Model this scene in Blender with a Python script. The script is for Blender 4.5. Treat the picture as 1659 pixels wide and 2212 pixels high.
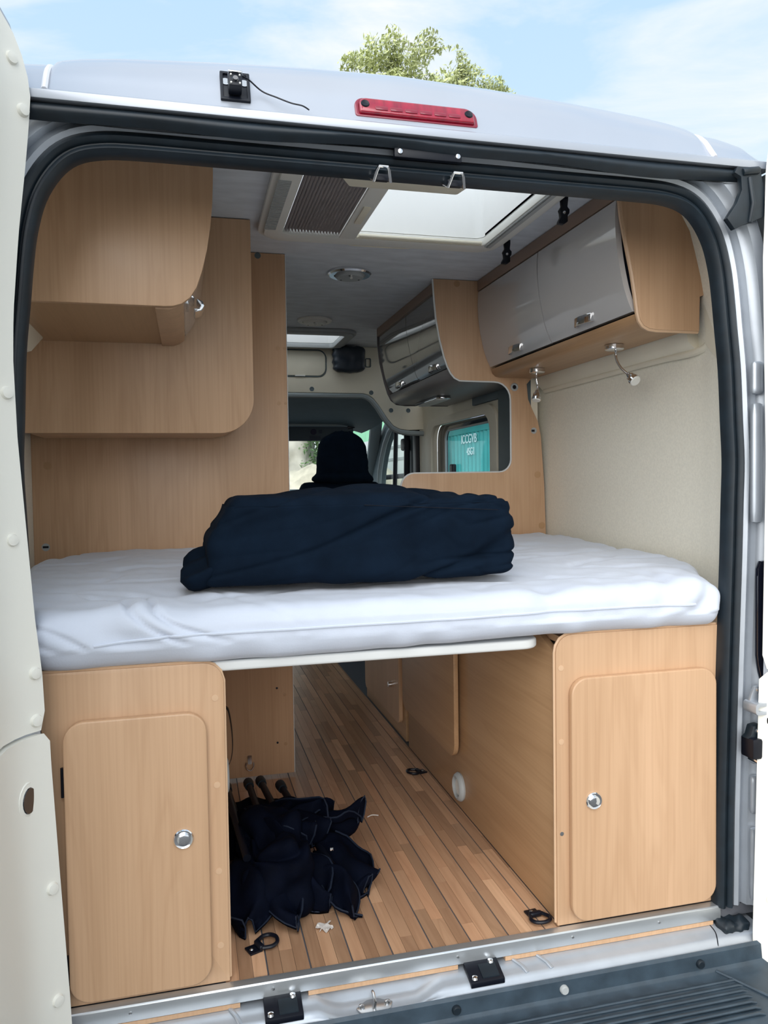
import bpy, bmesh, math, random
from mathutils import Vector, Matrix, noise
random.seed(7)
for o in list(bpy.data.objects): bpy.data.objects.remove(o)
SC = bpy.context.scene
COL = SC.collection
PI = math.pi

# ------------------------------------------------------------------ camera
def setup_camera():
    yaw, pitch, roll = 0.24562151, -0.03715228, -0.01473142
    f = Vector((math.sin(yaw)*math.cos(pitch), math.cos(yaw)*math.cos(pitch), math.sin(pitch)))
    r0 = Vector((math.cos(yaw), -math.sin(yaw), 0)); u0 = r0.cross(f)
    r = r0*math.cos(roll)+u0*math.sin(roll); u = u0*math.cos(roll)-r0*math.sin(roll)
    cd = bpy.data.cameras.new('camera'); co = bpy.data.objects.new('camera', cd); COL.objects.link(co)
    m = Matrix((r, u, -f)).transposed().to_4x4(); m.translation = Vector((-0.48, -1.635, 1.06))
    co.matrix_world = m
    cd.sensor_fit = 'VERTICAL'; cd.sensor_height = 36.0; cd.lens = 1679.57/2212*36.0
    cd.clip_start = 0.02; cd.clip_end = 400
    SC.camera = co
setup_camera()

# ------------------------------------------------------------------ sky
def setup_world():
    w = bpy.data.worlds.new('sky'); SC.world = w; w.use_nodes = True
    nt = w.node_tree; nt.nodes.clear(); N = nt.nodes.new; L = nt.links.new
    out = N('ShaderNodeOutputWorld'); bg = N('ShaderNodeBackground'); bg.inputs['Strength'].default_value = 1.0
    tc = N('ShaderNodeTexCoord'); sep = N('ShaderNodeSeparateXYZ'); L(tc.outputs['Generated'], sep.inputs[0])
    mp = N('ShaderNodeMapping'); mp.inputs['Scale'].default_value = (1.6, 1.6, 4.5); mp.inputs['Location'].default_value = (1.3, .4, .8)
    L(tc.outputs['Generated'], mp.inputs[0])
    n = N('ShaderNodeTexNoise'); n.inputs['Scale'].default_value = 1.7; n.inputs['Detail'].default_value = 7; n.inputs['Roughness'].default_value = .58
    n.inputs['Distortion'].default_value = .5
    L(mp.outputs[0], n.inputs['Vector'])
    cr = N('ShaderNodeValToRGB'); cr.color_ramp.elements[0].position = .40; cr.color_ramp.elements[1].position = .66
    L(n.outputs['Fac'], cr.inputs[0])
    gr = N('ShaderNodeValToRGB'); e = gr.color_ramp.elements
    e[0].position = 0.0; e[0].color = (.86, .93, .98, 1); e[1].position = .75; e[1].color = (.42, .67, .97, 1)
    m = e.new(.35); m.color = (.62, .82, 1.0, 1)
    L(sep.outputs['Z'], gr.inputs[0])
    mx = N('ShaderNodeMixRGB'); mx.inputs[2].default_value = (.97, .99, 1.0, 1)
    L(cr.outputs[0], mx.inputs[0]); L(gr.outputs[0], mx.inputs[1])
    L(mx.outputs[0], bg.inputs[0]); L(bg.outputs[0], out.inputs[0])
setup_world()

# ------------------------------------------------------------------ sun behind thin cloud
def setup_sun():
    ld = bpy.data.lights.new('sun', 'SUN'); ld.energy = 4.0; ld.angle = math.radians(80); ld.color = (1.0, .975, .94)
    lo = bpy.data.objects.new('sun', ld); COL.objects.link(lo); lo.location = (2, -6, 6)
    d = Vector((.58, 1.0, -.72)).normalized()
    lo.rotation_euler = d.to_track_quat('-Z', 'Y').to_euler()
setup_sun()
SC.view_settings.view_transform = 'Standard'; SC.view_settings.look = 'None'
SC.view_settings.gamma = 1.0; SC.view_settings.use_curve_mapping = False
SC.view_settings.exposure = 0.06

# ------------------------------------------------------------------ materials
MATS = {}
def mat(name, col, rough=.5, metal=0.0, var=0.0, vscale=8.0, bump=0.0, bscale=60.0, coat=0.0, spec=.5, stretch=(1, 1, 1), objrand=0.0, sheen=0.0, aniso=0):
    if name in MATS: return MATS[name]
    m = bpy.data.materials.new(name); m.use_nodes = True; MATS[name] = m
    nt = m.node_tree; b = nt.nodes['Principled BSDF']; N = nt.nodes.new; L = nt.links.new
    b.inputs['Base Color'].default_value = (*col, 1); b.inputs['Roughness'].default_value = rough; b.inputs['Metallic'].default_value = metal
    b.inputs['Coat Weight'].default_value = coat; b.inputs['Coat Roughness'].default_value = .06
    b.inputs['Specular IOR Level'].default_value = spec; b.inputs['Sheen Weight'].default_value = sheen
    tc = N('ShaderNodeTexCoord'); mp = N('ShaderNodeMapping'); mp.inputs['Scale'].default_value = stretch
    L(tc.outputs['Object'], mp.inputs[0])
    if var > 0:
        n = N('ShaderNodeTexNoise'); n.inputs['Scale'].default_value = vscale; n.inputs['Detail'].default_value = 5
        L(mp.outputs[0], n.inputs['Vector'])
        cr = N('ShaderNodeValToRGB'); e = cr.color_ramp.elements
        e[0].position = .3; e[1].position = .7
        e[0].color = (*[c*(1-var) for c in col], 1); e[1].color = (*[min(1, c*(1+var)) for c in col], 1)
        L(n.outputs['Fac'], cr.inputs[0]); L(cr.outputs[0], b.inputs['Base Color'])
    if bump > 0:
        n2 = N('ShaderNodeTexNoise'); n2.inputs['Scale'].default_value = bscale; n2.inputs['Detail'].default_value = 4
        L(mp.outputs[0], n2.inputs['Vector'])
        bp = N('ShaderNodeBump'); bp.inputs['Strength'].default_value = bump; bp.inputs['Distance'].default_value = .004
        L(n2.outputs['Fac'], bp.inputs['Height']); L(bp.outputs[0], b.inputs['Normal'])
    return m

def wood(name, c0, c1, c2, axis='Z', scale=1.0, rough=.34, rand=0.0):
    """veneer: fine pores, wavy figure and broad planked staves, all running along axis"""
    m = bpy.data.materials.new(name); m.use_nodes = True; MATS[name] = m
    nt = m.node_tree; b = nt.nodes['Principled BSDF']; N = nt.nodes.new; L = nt.links.new
    tc = N('ShaderNodeTexCoord'); mp = N('ShaderNodeMapping')
    k = {'X': (1.0, 11, 11), 'Y': (11, 1.0, 11), 'Z': (11, 11, 1.0)}[axis]
    mp.inputs['Scale'].default_value = tuple(v*scale for v in k)
    add = N('ShaderNodeVectorMath'); add.operation = 'ADD'
    oi = N('ShaderNodeObjectInfo'); sc = N('ShaderNodeVectorMath'); sc.operation = 'SCALE'; sc.inputs[0].default_value = (7.1, 3.3, 9.7)
    L(oi.outputs['Random'], sc.inputs['Scale']); L(tc.outputs['Object'], add.inputs[0]); L(sc.outputs[0], add.inputs[1])
    L(add.outputs[0], mp.inputs[0])
    n1 = N('ShaderNodeTexNoise'); n1.inputs['Scale'].default_value = .8; n1.inputs['Detail'].default_value = 3; n1.inputs['Distortion'].default_value = 1.1
    L(mp.outputs[0], n1.inputs['Vector'])
    wv = N('ShaderNodeMath'); wv.operation = 'MULTIPLY'; wv.inputs[1].default_value = 26
    L(n1.outputs['Fac'], wv.inputs[0]); sn = N('ShaderNodeMath'); sn.operation = 'SINE'; L(wv.outputs[0], sn.inputs[0])
    ab = N('ShaderNodeMath'); ab.operation = 'MULTIPLY_ADD'; ab.inputs[1].default_value = .5; ab.inputs[2].default_value = .5; L(sn.outputs[0], ab.inputs[0])
    pw = N('ShaderNodeMath'); pw.operation = 'POWER'; pw.inputs[1].default_value = 3.5; L(ab.outputs[0], pw.inputs[0])
    mp2 = N('ShaderNodeMapping'); k2 = {'X': (2.5, 170, 170), 'Y': (170, 2.5, 170), 'Z': (170, 170, 2.5)}[axis]; mp2.inputs['Scale'].default_value = k2
    L(add.outputs[0], mp2.inputs[0])
    n2 = N('ShaderNodeTexNoise'); n2.inputs['Scale'].default_value = 1.0; n2.inputs['Detail'].default_value = 2; L(mp2.outputs[0], n2.inputs['Vector'])
    mp3 = N('ShaderNodeMapping'); k3 = {'X': (.5, 7, 7), 'Y': (7, .5, 7), 'Z': (7, 7, .5)}[axis]; mp3.inputs['Scale'].default_value = k3
    L(add.outputs[0], mp3.inputs[0])
    n3 = N('ShaderNodeTexNoise'); n3.inputs['Scale'].default_value = 1.0; n3.inputs['Detail'].default_value = 3; L(mp3.outputs[0], n3.inputs['Vector'])
    cr = N('ShaderNodeValToRGB'); e = cr.color_ramp.elements; e[0].position = .3; e[1].position = .7; e[0].color = (*c0, 1); e[1].color = (*c1, 1)
    L(n3.outputs['Fac'], cr.inputs[0])
    mx = N('ShaderNodeMixRGB'); mx.inputs[2].default_value = (*c2, 1); L(cr.outputs[0], mx.inputs[1])
    f1 = N('ShaderNodeMath'); f1.operation = 'MULTIPLY'; f1.inputs[1].default_value = .22; L(pw.outputs[0], f1.inputs[0]); L(f1.outputs[0], mx.inputs[0])
    mx2 = N('ShaderNodeMixRGB'); mx2.blend_type = 'MULTIPLY'; mx2.inputs[0].default_value = .26
    cr2 = N('ShaderNodeValToRGB'); e = cr2.color_ramp.elements; e[0].position = .3; e[1].position = .6; e[0].color = (.72, .68, .62, 1); e[1].color = (1, 1, 1, 1)
    L(n2.outputs['Fac'], cr2.inputs[0]); L(mx.outputs[0], mx2.inputs[1]); L(cr2.outputs[0], mx2.inputs[2])
    src = mx2.outputs[0]
    if rand:
        hs = N('ShaderNodeHueSaturation'); mr = N('ShaderNodeMapRange'); mr.inputs[3].default_value = 1-rand; mr.inputs[4].default_value = 1+rand*.75
        L(oi.outputs['Random'], mr.inputs[0]); L(mr.outputs[0], hs.inputs['Value']); L(src, hs.inputs['Color']); src = hs.outputs[0]
    L(src, b.inputs['Base Color'])
    b.inputs['Roughness'].default_value = rough; b.inputs['Specular IOR Level'].default_value = .4
    return m

W = wood('maple_veneer', (.53, .332, .196), (.615, .395, .242), (.42, .242, .13), 'Z')
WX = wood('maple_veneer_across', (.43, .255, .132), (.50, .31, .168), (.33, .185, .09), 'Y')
WE = mat('maple_edge_band', (.62, .41, .255), .4, var=.06)
WF = wood('floor_strip_print', (.47, .26, .15), (.62, .385, .235), (.29, .14, .07), 'Y', 1.6, .36, rand=.33)
JOINT = mat('floor_joint', (.10, .105, .12), .6)
CREAM = mat('cream_plastic', (.78, .725, .59), .5, var=.03, bump=.05, bscale=300)
CREAMW = mat('cream_wall_board', (.88, .84, .72), .75, var=.05, vscale=140, bump=.12, bscale=400)
DOORTRIM = mat('door_trim_ivory', (.84, .825, .75), .5, bump=.04, bscale=300)
GREYTRIM = mat('grey_cab_plastic', (.10, .135, .15), .55, var=.08, bump=.05, bscale=300)
GREYLT = mat('grey_pillar_plastic', (.27, .31, .32), .5)
CEIL = mat('ceiling_lining', (.66, .69, .73), .85, var=.10, vscale=9, bump=.1, bscale=200, stretch=(1, 2.5, 1))
SILVER = mat('silver_paint', (.43, .46, .515), .36, .35, coat=.6, var=.015)
SILVERD = mat('silver_paint_flat', (.46, .495, .54), .38, .5, var=.05, vscale=20)
RUBBER = mat('black_rubber', (.006, .013, .020), .48, var=.25, vscale=30, spec=.5)
BUMPER = mat('bumper_plastic', (.035, .055, .075), .42, var=.22, vscale=25, bump=.1, bscale=500)
BLACKP = mat('black_plastic', (.003, .0045, .010), .4, spec=.35)
NAVYFAB = mat('black_cotton', (.0034, .0088, .0185), .92, var=.2, vscale=14, bump=.15, bscale=700, spec=.08)
CHAIRFAB = mat('black_polyester', (.0012, .0024, .0075), .8, var=.3, vscale=20, bump=.15, bscale=600, spec=.06)
HEM = mat('navy_hem_tape', (.008, .013, .026), .7, spec=.2)
SHEET = mat('white_cotton_sheet', (.58, .625, .72), .9, var=.015, vscale=18, bump=.10, bscale=260, sheen=.2)
BOARD = mat('white_board', (.74, .75, .74), .45, var=.02)
WHITEP = mat('white_plastic', (.76, .75, .70), .4)
GREYP = mat('grey_plastic', (.40, .42, .42), .45)
CHROME = mat('chrome', (.80, .81, .83), .08, 1.0)
STEEL = mat('brushed_steel', (.55, .56, .57), .28, 1.0)
ALU = mat('aluminium', (.60, .63, .65), .34, .75, var=.10, vscale=10, stretch=(.4, 1, 1))
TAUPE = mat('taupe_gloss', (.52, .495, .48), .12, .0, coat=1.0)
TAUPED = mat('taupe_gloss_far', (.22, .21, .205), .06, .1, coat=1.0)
RED = mat('red_lens', (.30, .004, .022), .16, coat=1.0, var=.25, vscale=30, stretch=(3, 1, 1))
REDD = mat('red_lens_rim', (.22, .004, .022), .3, coat=.6)
DARKGLASS = mat('dark_glass', (.004, .005, .012), .06, coat=1.0)
PLEAT = mat('pleated_blind', (.46, .43, .43), .8, var=.05)
SEALANT = mat('white_sealant', (.80, .80, .84), .5)
VISOR = mat('visor_fabric', (.065, .085, .105), .7)
STICK = mat('visor_sticker_ink', (.012, .008, .04), .6)
TEAL = mat('teal_container_paint', (.045, .34, .33), .45, var=.12, vscale=2)
GREENC = mat('pale_green_container_paint', (.30, .66, .42), .5, var=.06, vscale=2)
WHITEB = mat('white_cladding', (.82, .84, .82), .5)
LETTER = mat('white_lettering', (.85, .90, .90), .5)
ROCK = mat('pale_stone', (.54, .52, .47), .9, var=.30, vscale=1.6, bump=.5, bscale=6)
BARK = mat('bark', (.12, .10, .075), .9, var=.3, bump=.4, bscale=30)
LEAF = mat('leaf_yellow_green', (.50, .54, .25), .6, var=.25, vscale=2.2)
LEAFD = mat('leaf_green', (.13, .22, .09), .6, var=.35, vscale=2)
GROUND = mat('gravel_ground', (.12, .115, .11), .95, var=.3, vscale=6, bump=.5, bscale=25)  # mostly unseen ground, coloured dark to cut light bouncing into the van
PAPER = mat('paper', (.66, .62, .58), .9)
PLUG = mat('veneer_cover_cap', (.46, .275, .14), .45)
def translucent(name, col, t):
    m = bpy.data.materials.new(name); m.use_nodes = True; nt = m.node_tree; b = nt.nodes['Principled BSDF']
    b.inputs['Base Color'].default_value = (*col, 1); b.inputs['Roughness'].default_value = .25
    tr = nt.nodes.new('ShaderNodeBsdfTranslucent'); tr.inputs[0].default_value = (*col, 1)
    mx = nt.nodes.new('ShaderNodeMixShader'); mx.inputs[0].default_value = t
    nt.links.new(b.outputs[0], mx.inputs[1]); nt.links.new(tr.outputs[0], mx.inputs[2])
    nt.links.new(mx.outputs[0], nt.nodes['Material Output'].inputs[0]); return m
PANE = translucent('milky_acrylic', (.99, .99, .98), .97)
def glassmat(name, tint, refl=.06):
    m = bpy.data.materials.new(name); m.use_nodes = True; nt = m.node_tree; nt.nodes.clear(); N = nt.nodes.new; L = nt.links.new
    out = N('ShaderNodeOutputMaterial'); t = N('ShaderNodeBsdfTransparent'); t.inputs[0].default_value = (*tint, 1)
    g = N('ShaderNodeBsdfGlossy'); g.inputs['Roughness'].default_value = .02
    mx = N('ShaderNodeMixShader'); mx.inputs[0].default_value = refl; L(t.outputs[0], mx.inputs[1]); L(g.outputs[0], mx.inputs[2]); L(mx.outputs[0], out.inputs[0])
    return m
GLASS = glassmat('clear_glass', (.93, .98, .96)); GLASST = glassmat('tinted_window_glass', (.80, .95, .97))

# ------------------------------------------------------------------ mesh helpers (all in metres, world coordinates)
def join(*parts):
    V, F = [], []
    for v, f in parts:
        k = len(V); V += list(v); F += [tuple(i+k for i in q) for q in f]
    return V, F
def box(x0, x1, y0, y1, z0, z1):
    v = [(x, y, z) for x in (x0, x1) for y in (y0, y1) for z in (z0, z1)]
    return v, [(0, 1, 3, 2), (4, 6, 7, 5), (0, 4, 5, 1), (2, 3, 7, 6), (0, 2, 6, 4), (1, 5, 7, 3)]
def lift(a, b, h, axis):
    return (a, h, b) if axis == 'Y' else (h, a, b) if axis == 'X' else (a, b, h)
def prism(out, axis, lo, hi):
    n = len(out); v = [lift(a, b, lo, axis) for a, b in out]+[lift(a, b, hi, axis) for a, b in out]
    return v, [tuple(range(n)), tuple(range(2*n-1, n-1, -1))]+[(i, (i+1) % n, n+(i+1) % n, n+i) for i in range(n)]
def ring(outer, inner, axis, lo, hi):
    n = len(outer); v = []
    for h in (lo, hi):
        v += [lift(a, b, h, axis) for a, b in outer]; v += [lift(a, b, h, axis) for a, b in inner]
    f = []
    for i in range(n):
        j = (i+1) % n
        f += [(i, j, n+j, n+i), (2*n+i, 3*n+i, 3*n+j, 2*n+j), (i, 2*n+i, 2*n+j, j), (n+i, n+j, 3*n+j, 3*n+i)]
    return v, f
def rrect(a0, a1, b0, b1, r, n=6):
    rs = r if isinstance(r, (tuple, list)) else (r,)*4      # corners: a1b1, a0b1, a0b0, a1b0
    pts = []
    for k, (ca, cb) in enumerate(((a1, b1), (a0, b1), (a0, b0), (a1, b0))):
        R = rs[k]; oa = ca-R if ca == a1 else ca+R; ob = cb-R if cb == b1 else cb+R
        for i in range(n+1):
            t = PI/2*(k+i/n); pts.append((oa+R*math.cos(t), ob+R*math.sin(t)))
    return pts
def circ(a, b, r, n=20, r2=None): return [(a+r*math.cos(2*PI*i/n), b+(r2 or r)*math.sin(2*PI*i/n)) for i in range(n)]
def tube(path, r, n=8, closed=False, flat=1.0):
    P = [Vector(p) for p in path]; m = len(P); R = r if isinstance(r, (list, tuple)) else [r]*m
    v, f = [], []; up = Vector((0.13, .29, .95)).normalized(); prev = None
    for i in range(m):
        a = P[(i-1) % m] if closed or i > 0 else P[i]; b = P[(i+1) % m] if closed or i < m-1 else P[i]
        t = (b-a).normalized()
        if prev is None: s = t.cross(up).normalized()
        else:
            s = prev-t*prev.dot(t); s.normalize()
        prev = s; q = t.cross(s)
        for k in range(n):
            w = 2*PI*k/n; v.append(tuple(P[i]+(s*math.cos(w)+q*math.sin(w)*flat)*R[i]))
    for i in range(m if closed else m-1):
        j = (i+1) % m
        for k in range(n): f.append((i*n+k, i*n+(k+1) % n, j*n+(k+1) % n, j*n+k))
    if not closed: f += [tuple(range(n-1, -1, -1)), tuple(range((m-1)*n, m*n))]
    return v, f
def lathe(prof, c, axis='Z', n=24):
    """prof: (radius, height along axis)"""
    v, f = [], []; m = len(prof); c = Vector(c)
    for r, h in prof:
        for k in range(n):
            w = 2*PI*k/n; a, b = r*math.cos(w), r*math.sin(w)
            v.append(tuple(c+Vector(lift(a, b, h, axis))))
    for i in range(m-1):
        for k in range(n): f.append((i*n+k, i*n+(k+1) % n, (i+1)*n+(k+1) % n, (i+1)*n+k))
    f += [tuple(range(n)), tuple(range((m-1)*n, m*n))]
    return v, f
def grid(fn, nu, nv, skip=None):
    v = [tuple(fn(i/nu, j/nv)) for j in range(nv+1) for i in range(nu+1)]
    f = [(j*(nu+1)+i, j*(nu+1)+i+1, (j+1)*(nu+1)+i+1, (j+1)*(nu+1)+i) for j in range(nv) for i in range(nu) if not (skip and skip(i, j))]
    return v, f
def roundbox(x0, x1, y0, y1, z0, z1, r, nx, ny, nz, fn=None):
    """closed rounded box with a grid on each face; fn(Vector, normal) -> Vector deforms it"""
    idx, v, f = {}, [], []
    def vid(i, j, k):
        if (i, j, k) not in idx:
            p = Vector((x0+(x1-x0)*i/nx, y0+(y1-y0)*j/ny, z0+(z1-z0)*k/nz))
            q = Vector((min(max(p.x, x0+r), x1-r), min(max(p.y, y0+r), y1-r), min(max(p.z, z0+r), z1-r)))
            d = p-q
            nrm = d.normalized() if d.length > 1e-9 else Vector((0, 0, 1))
            p = q+nrm*r
            if fn: p = fn(p, nrm)
            idx[(i, j, k)] = len(v); v.append(tuple(p))
        return idx[(i, j, k)]
    for i in range(nx):
        for j in range(ny):
            f.append((vid(i, j, 0), vid(i, j+1, 0), vid(i+1, j+1, 0), vid(i+1, j, 0)))
            f.append((vid(i, j, nz), vid(i+1, j, nz), vid(i+1, j+1, nz), vid(i, j+1, nz)))
    for i in range(nx):
        for k in range(nz):
            f.append((vid(i, 0, k), vid(i+1, 0, k), vid(i+1, 0, k+1), vid(i, 0, k+1)))
            f.append((vid(i, ny, k), vid(i, ny, k+1), vid(i+1, ny, k+1), vid(i+1, ny, k)))
    for j in range(ny):
        for k in range(nz):
            f.append((vid(0, j, k), vid(0, j, k+1), vid(0, j+1, k+1), vid(0, j+1, k)))
            f.append((vid(nx, j, k), vid(nx, j+1, k), vid(nx, j+1, k+1), vid(nx, j, k+1)))
    return v, f

WL = {}
def obj(name, vf, m, parent=None, bevel=0.0, smooth=True, seg=2, origin=None, angle=38):
    me = bpy.data.meshes.new(name); bm = bmesh.new()
    vs = [bm.verts.new(p) for p in vf[0]]
    for q in vf[1]:
        try: bm.faces.new([vs[i] for i in q])
        except ValueError: pass
    bmesh.ops.recalc_face_normals(bm, faces=bm.faces)
    if bevel:
        ed = [e for e in bm.edges if len(e.link_faces) == 2 and e.calc_face_angle(0) > math.radians(40)]
        bmesh.ops.bevel(bm, geom=ed, offset=bevel, segments=seg, affect='EDGES', profile=.6, clamp_overlap=True)
    xs = [v.co for v in bm.verts]
    lo = Vector((min(p.x for p in xs), min(p.y for p in xs), min(p.z for p in xs))); hi = Vector((max(p.x for p in xs), max(p.y for p in xs), max(p.z for p in xs)))
    c = Vector(origin) if origin else Vector(((lo.x+hi.x)/2, (lo.y+hi.y)/2, lo.z))
    for v in bm.verts: v.co -= c
    bm.to_mesh(me); bm.free()
    if smooth:
        for p in me.polygons: p.use_smooth = True
        me.set_sharp_from_angle(angle=math.radians(angle))
    me.materials.append(m)
    o = bpy.data.objects.new(name, me); COL.objects.link(o)
    WL[o] = c
    if parent: o.parent = parent; o.location = c-WL[parent]
    else: o.location = c
    return o
def tag(o, label, cat, group=None, kind=None):
    o['label'] = label
    if cat: o['category'] = cat
    if group: o['group'] = group
    if kind: o['kind'] = kind
    return o
def thing(name, label, cat, loc, group=None):
    o = bpy.data.objects.new(name, None); COL.objects.link(o); o.empty_display_size = .05; o.location = loc; WL[o] = Vector(loc)
    return tag(o, label, cat, group)
def struct(name, vf, m, label, bevel=0, **k):
    o = obj(name, vf, m, None, bevel, **k); o['kind'] = 'structure'; o['label'] = label; o['category'] = name.split('_')[0]; return o
def dup(root, delta, label=None):
    r = root.copy(); COL.objects.link(r); r.location = root.location+Vector(delta); WL[r] = WL[root]+Vector(delta)
    if label: r['label'] = label
    for ch in [c for c in root.children]:
        c = ch.copy(); COL.objects.link(c); c.parent = r
        for g in ch.children:
            d = g.copy(); COL.objects.link(d); d.parent = c
    return r
def interp(tab, t):
    if t <= tab[0][0]: return tab[0][1]
    for (a, va), (b, vb) in zip(tab, tab[1:]):
        if t <= b: return va+(vb-va)*(t-a)/(b-a)
    return tab[-1][1]
def smooth_path(pts, n=6):
    P = [Vector(p) for p in pts]; out = []
    for i in range(len(P)-1):
        p0 = P[max(i-1, 0)]; p1 = P[i]; p2 = P[i+1]; p3 = P[min(i+2, len(P)-1)]
        for k in range(n):
            t = k/n; out.append(.5*((2*p1)+(p2-p0)*t+(2*p0-5*p1+4*p2-p3)*t*t+(3*p1-p0-3*p2+p3)*t**3))
    out.append(P[-1]); return out
def nz(x, y, z): return noise.noise(Vector((x, y, z)))

# ================================================================== THE VAN SHELL
SIDE = [(-.62, .80), (-.1, .775), (0.0, .767), (.24, .770), (.58, .780), (.87, .790), (1.1, .796), (1.32, .785), (1.5, .766), (1.6, .746)]
def seal_path():
    right = [(interp(SIDE, z), z) for z in (0.0, .12, .24, .42, .58, .75, .87, 1.0, 1.1, 1.2, 1.32, 1.42, 1.5)]
    arc = [(.757, 1.56), (.740, 1.62), (.712, 1.668), (.678, 1.698), (.63, 1.712), (.56, 1.716)]
    top = [(x, 1.716) for x in (.4, .2, 0, -.2, -.4)]
    p = right+arc+top+[(-x, z) for x, z in reversed(right[:]+arc[:])]
    # order left side from top to bottom
    left = [(-x, z) for x, z in reversed(right+arc)]
    return right+arc+top+left
SP = [(p.x, p.y) for p in smooth_path([(a, b, 0) for a, b in seal_path()], 4)]
def sweep_seal(prof):
    """prof: list of (outward, Y); swept along the opening outline"""
    n = len(SP); v, f = [], []; m = len(prof)
    for i in range(n):
        a = Vector(SP[max(i-1, 0)]); b = Vector(SP[min(i+1, n-1)]); t = (b-a).normalized(); o = Vector((t.y, -t.x))
        for w, y in prof: v.append((SP[i][0]+o.x*w, y, SP[i][1]+o.y*w))
    for i in range(n-1):
        for k in range(m): f.append((i*m+k, i*m+(k+1) % m, (i+1)*m+(k+1) % m, (i+1)*m+k))
    f += [tuple(range(m)), tuple(range((n-1)*m, n*m))]
    return v, f

# floor and its printed strips ------------------------------------------------
floor = struct('floor', box(-.97, .97, .0, 3.0, -.03, -.0025), JOINT, 'dark jointed floor under the wood-look strips')
def build_strips():
    x = -.337-.0929; cols = []
    while x < .36:
        for k in range(3): cols.append((x+.0022+k*.03, x+.0022+k*.03+.0293))
        x += .0929
    cache = {}
    for ci, (a, b) in enumerate(cols):
        if a > .352: continue
        b = min(b, .352); y = -.01-random.random()*.25; rnd = random.Random(ci)
        while y < 2.98:
            Ln = rnd.choice((.20, .25, .30, .36, .42, .48)); y0, y1 = max(y, .012), min(y+Ln, 2.99)
            y = y1+1e-9
            if y1 - y0 < .03: continue
            L = y1-y0-.0006; key = (round(b-a, 4), round(L, 3))
            if key not in cache:
                w, h = (b-a)/2, L/2
                me = bpy.data.meshes.new('plank'); me.from_pydata(*[(box(-w, w, -h, h, 0, .0025))[0], [], box(-w, w, -h, h, 0, .0025)[1]]); me.materials.append(WF); cache[key] = me
            o = bpy.data.objects.new('plank', cache[key]); COL.objects.link(o); o.parent = floor
            o.location = Vector(((a+b)/2, (y0+y1)/2, -.0025))-WL[floor]
build_strips()

# ceiling with two roof-light holes ----------------------------------------------------
SK1 = (-.19, .50, .285, .875); SK2 = (-.30, .36, 2.50, 2.88); ZC = 1.88
def plate_with_holes(x0, x1, y0, y1, z0, z1, holes):
    xs = sorted({x0, x1, *[h[0] for h in holes], *[h[1] for h in holes]}); ys = sorted({y0, y1, *[h[2] for h in holes], *[h[3] for h in holes]})
    parts = []
    for i in range(len(xs)-1):
        for j in range(len(ys)-1):
            cx, cy = (xs[i]+xs[i+1])/2, (ys[j]+ys[j+1])/2
            if any(h[0] < cx < h[1] and h[2] < cy < h[3] for h in holes): continue
            parts.append(box(xs[i], xs[i+1], ys[j], ys[j+1], z0, z1))
    return join(*parts)
ceiling = struct('ceiling', plate_with_holes(-.84, .84, .10, 3.0, ZC, ZC+.008, [SK1, SK2]), CEIL, 'mottled grey lined ceiling with roof lights')

# side walls -------------------------------------------------------------------------
def wall_inner(s):
    # lining: flat board, then a curved corner turning in to the door seal
    prof = [(.985, 3.0), (.985, .42), (.975, .34), (.95, .24), (.90, .13), (.85, .06), (.815, .02)]
    top = [(0, 0), (1.45, 0), (1.6, -.03), (1.75, -.10), (1.88, -.20)]
    def fn(u, v):
        z = 1.88*v; k = u*(len(prof)-1); i = min(int(k), len(prof)-2); t = k-i
        x = prof[i][0]+(prof[i+1][0]-prof[i][0])*t; y = prof[i][1]+(prof[i+1][1]-prof[i][1])*t
        return (s*(x+interp(top, z)*.8), y, z)
    return fn
def side_panel(s):
    hole = s > 0
    nu, nv = 24, 30
    def skip(i, j):   # opening for the sliding door and the cab side
        if not hole: return False
        return i < 4 and False
    g = grid(wall_inner(s), nu, nv)
    return g
# left wall: whole length; right wall: from the partition to the rear only
wall_left = struct('wall_left', side_panel(-1), CREAMW, 'cream lined inner wall behind the wooden lockers')
def wr(u, v):
    prof = [(.985, 1.75), (.985, .42), (.975, .34), (.95, .24), (.90, .13), (.85, .06), (.815, .02)]
    k = u*(len(prof)-1); i = min(int(k), len(prof)-2); t = k-i; z = 1.88*v
    return (prof[i][0]+(prof[i+1][0]-prof[i][0])*t+interp([(0, 0), (1.45, 0), (1.6, -.02), (1.75, -.06), (1.88, -.14)], z), prof[i][1]+(prof[i+1][1]-prof[i][1])*t, z)
wall_right = struct('wall_right', grid(wr, 24, 30), CREAMW, 'cream speckled wall board beside the bed')
# moulded ledge under the right locker and its vertical return at the corner
ledge = [(.30, 1.62), (.285, 1.53), (.30, 1.455), (.36, 1.432), (.55, 1.436), (.95, 1.436), (1.36, 1.436)]
lp = smooth_path([(.972-.0*i, y, z) for i, (y, z) in enumerate(ledge)], 6)
obj('wall_ledge', join(tube([(p.x, p.y, p.z) for p in lp], .012, 8), prism([(.965, 1.437), (.985, 1.437), (.985, 1.52), (.93, 1.52), (.94, 1.46)], 'Y', .36, 1.372)), CREAM, wall_right, bevel=.002)
obj('corner_moulding', prism([(.02, .80), (.18, .80), (.235, .83), (.25, 1.0), (.245, 1.25), (.24, 1.38), (.30, 1.44), (.31, 1.56), (.22, 1.60), (.12, 1.6), (.03, 1.55)], 'X', .952, .99), CREAM, wall_right, bevel=.006)
obj('wall_moulding', prism([(.46, 1.64), (.815, 1.545), (.815, 1.50), (.60, 1.42), (.45, 1.40)], 'X', -.99, -.872), CREAM, wall_left, bevel=.012)

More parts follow.
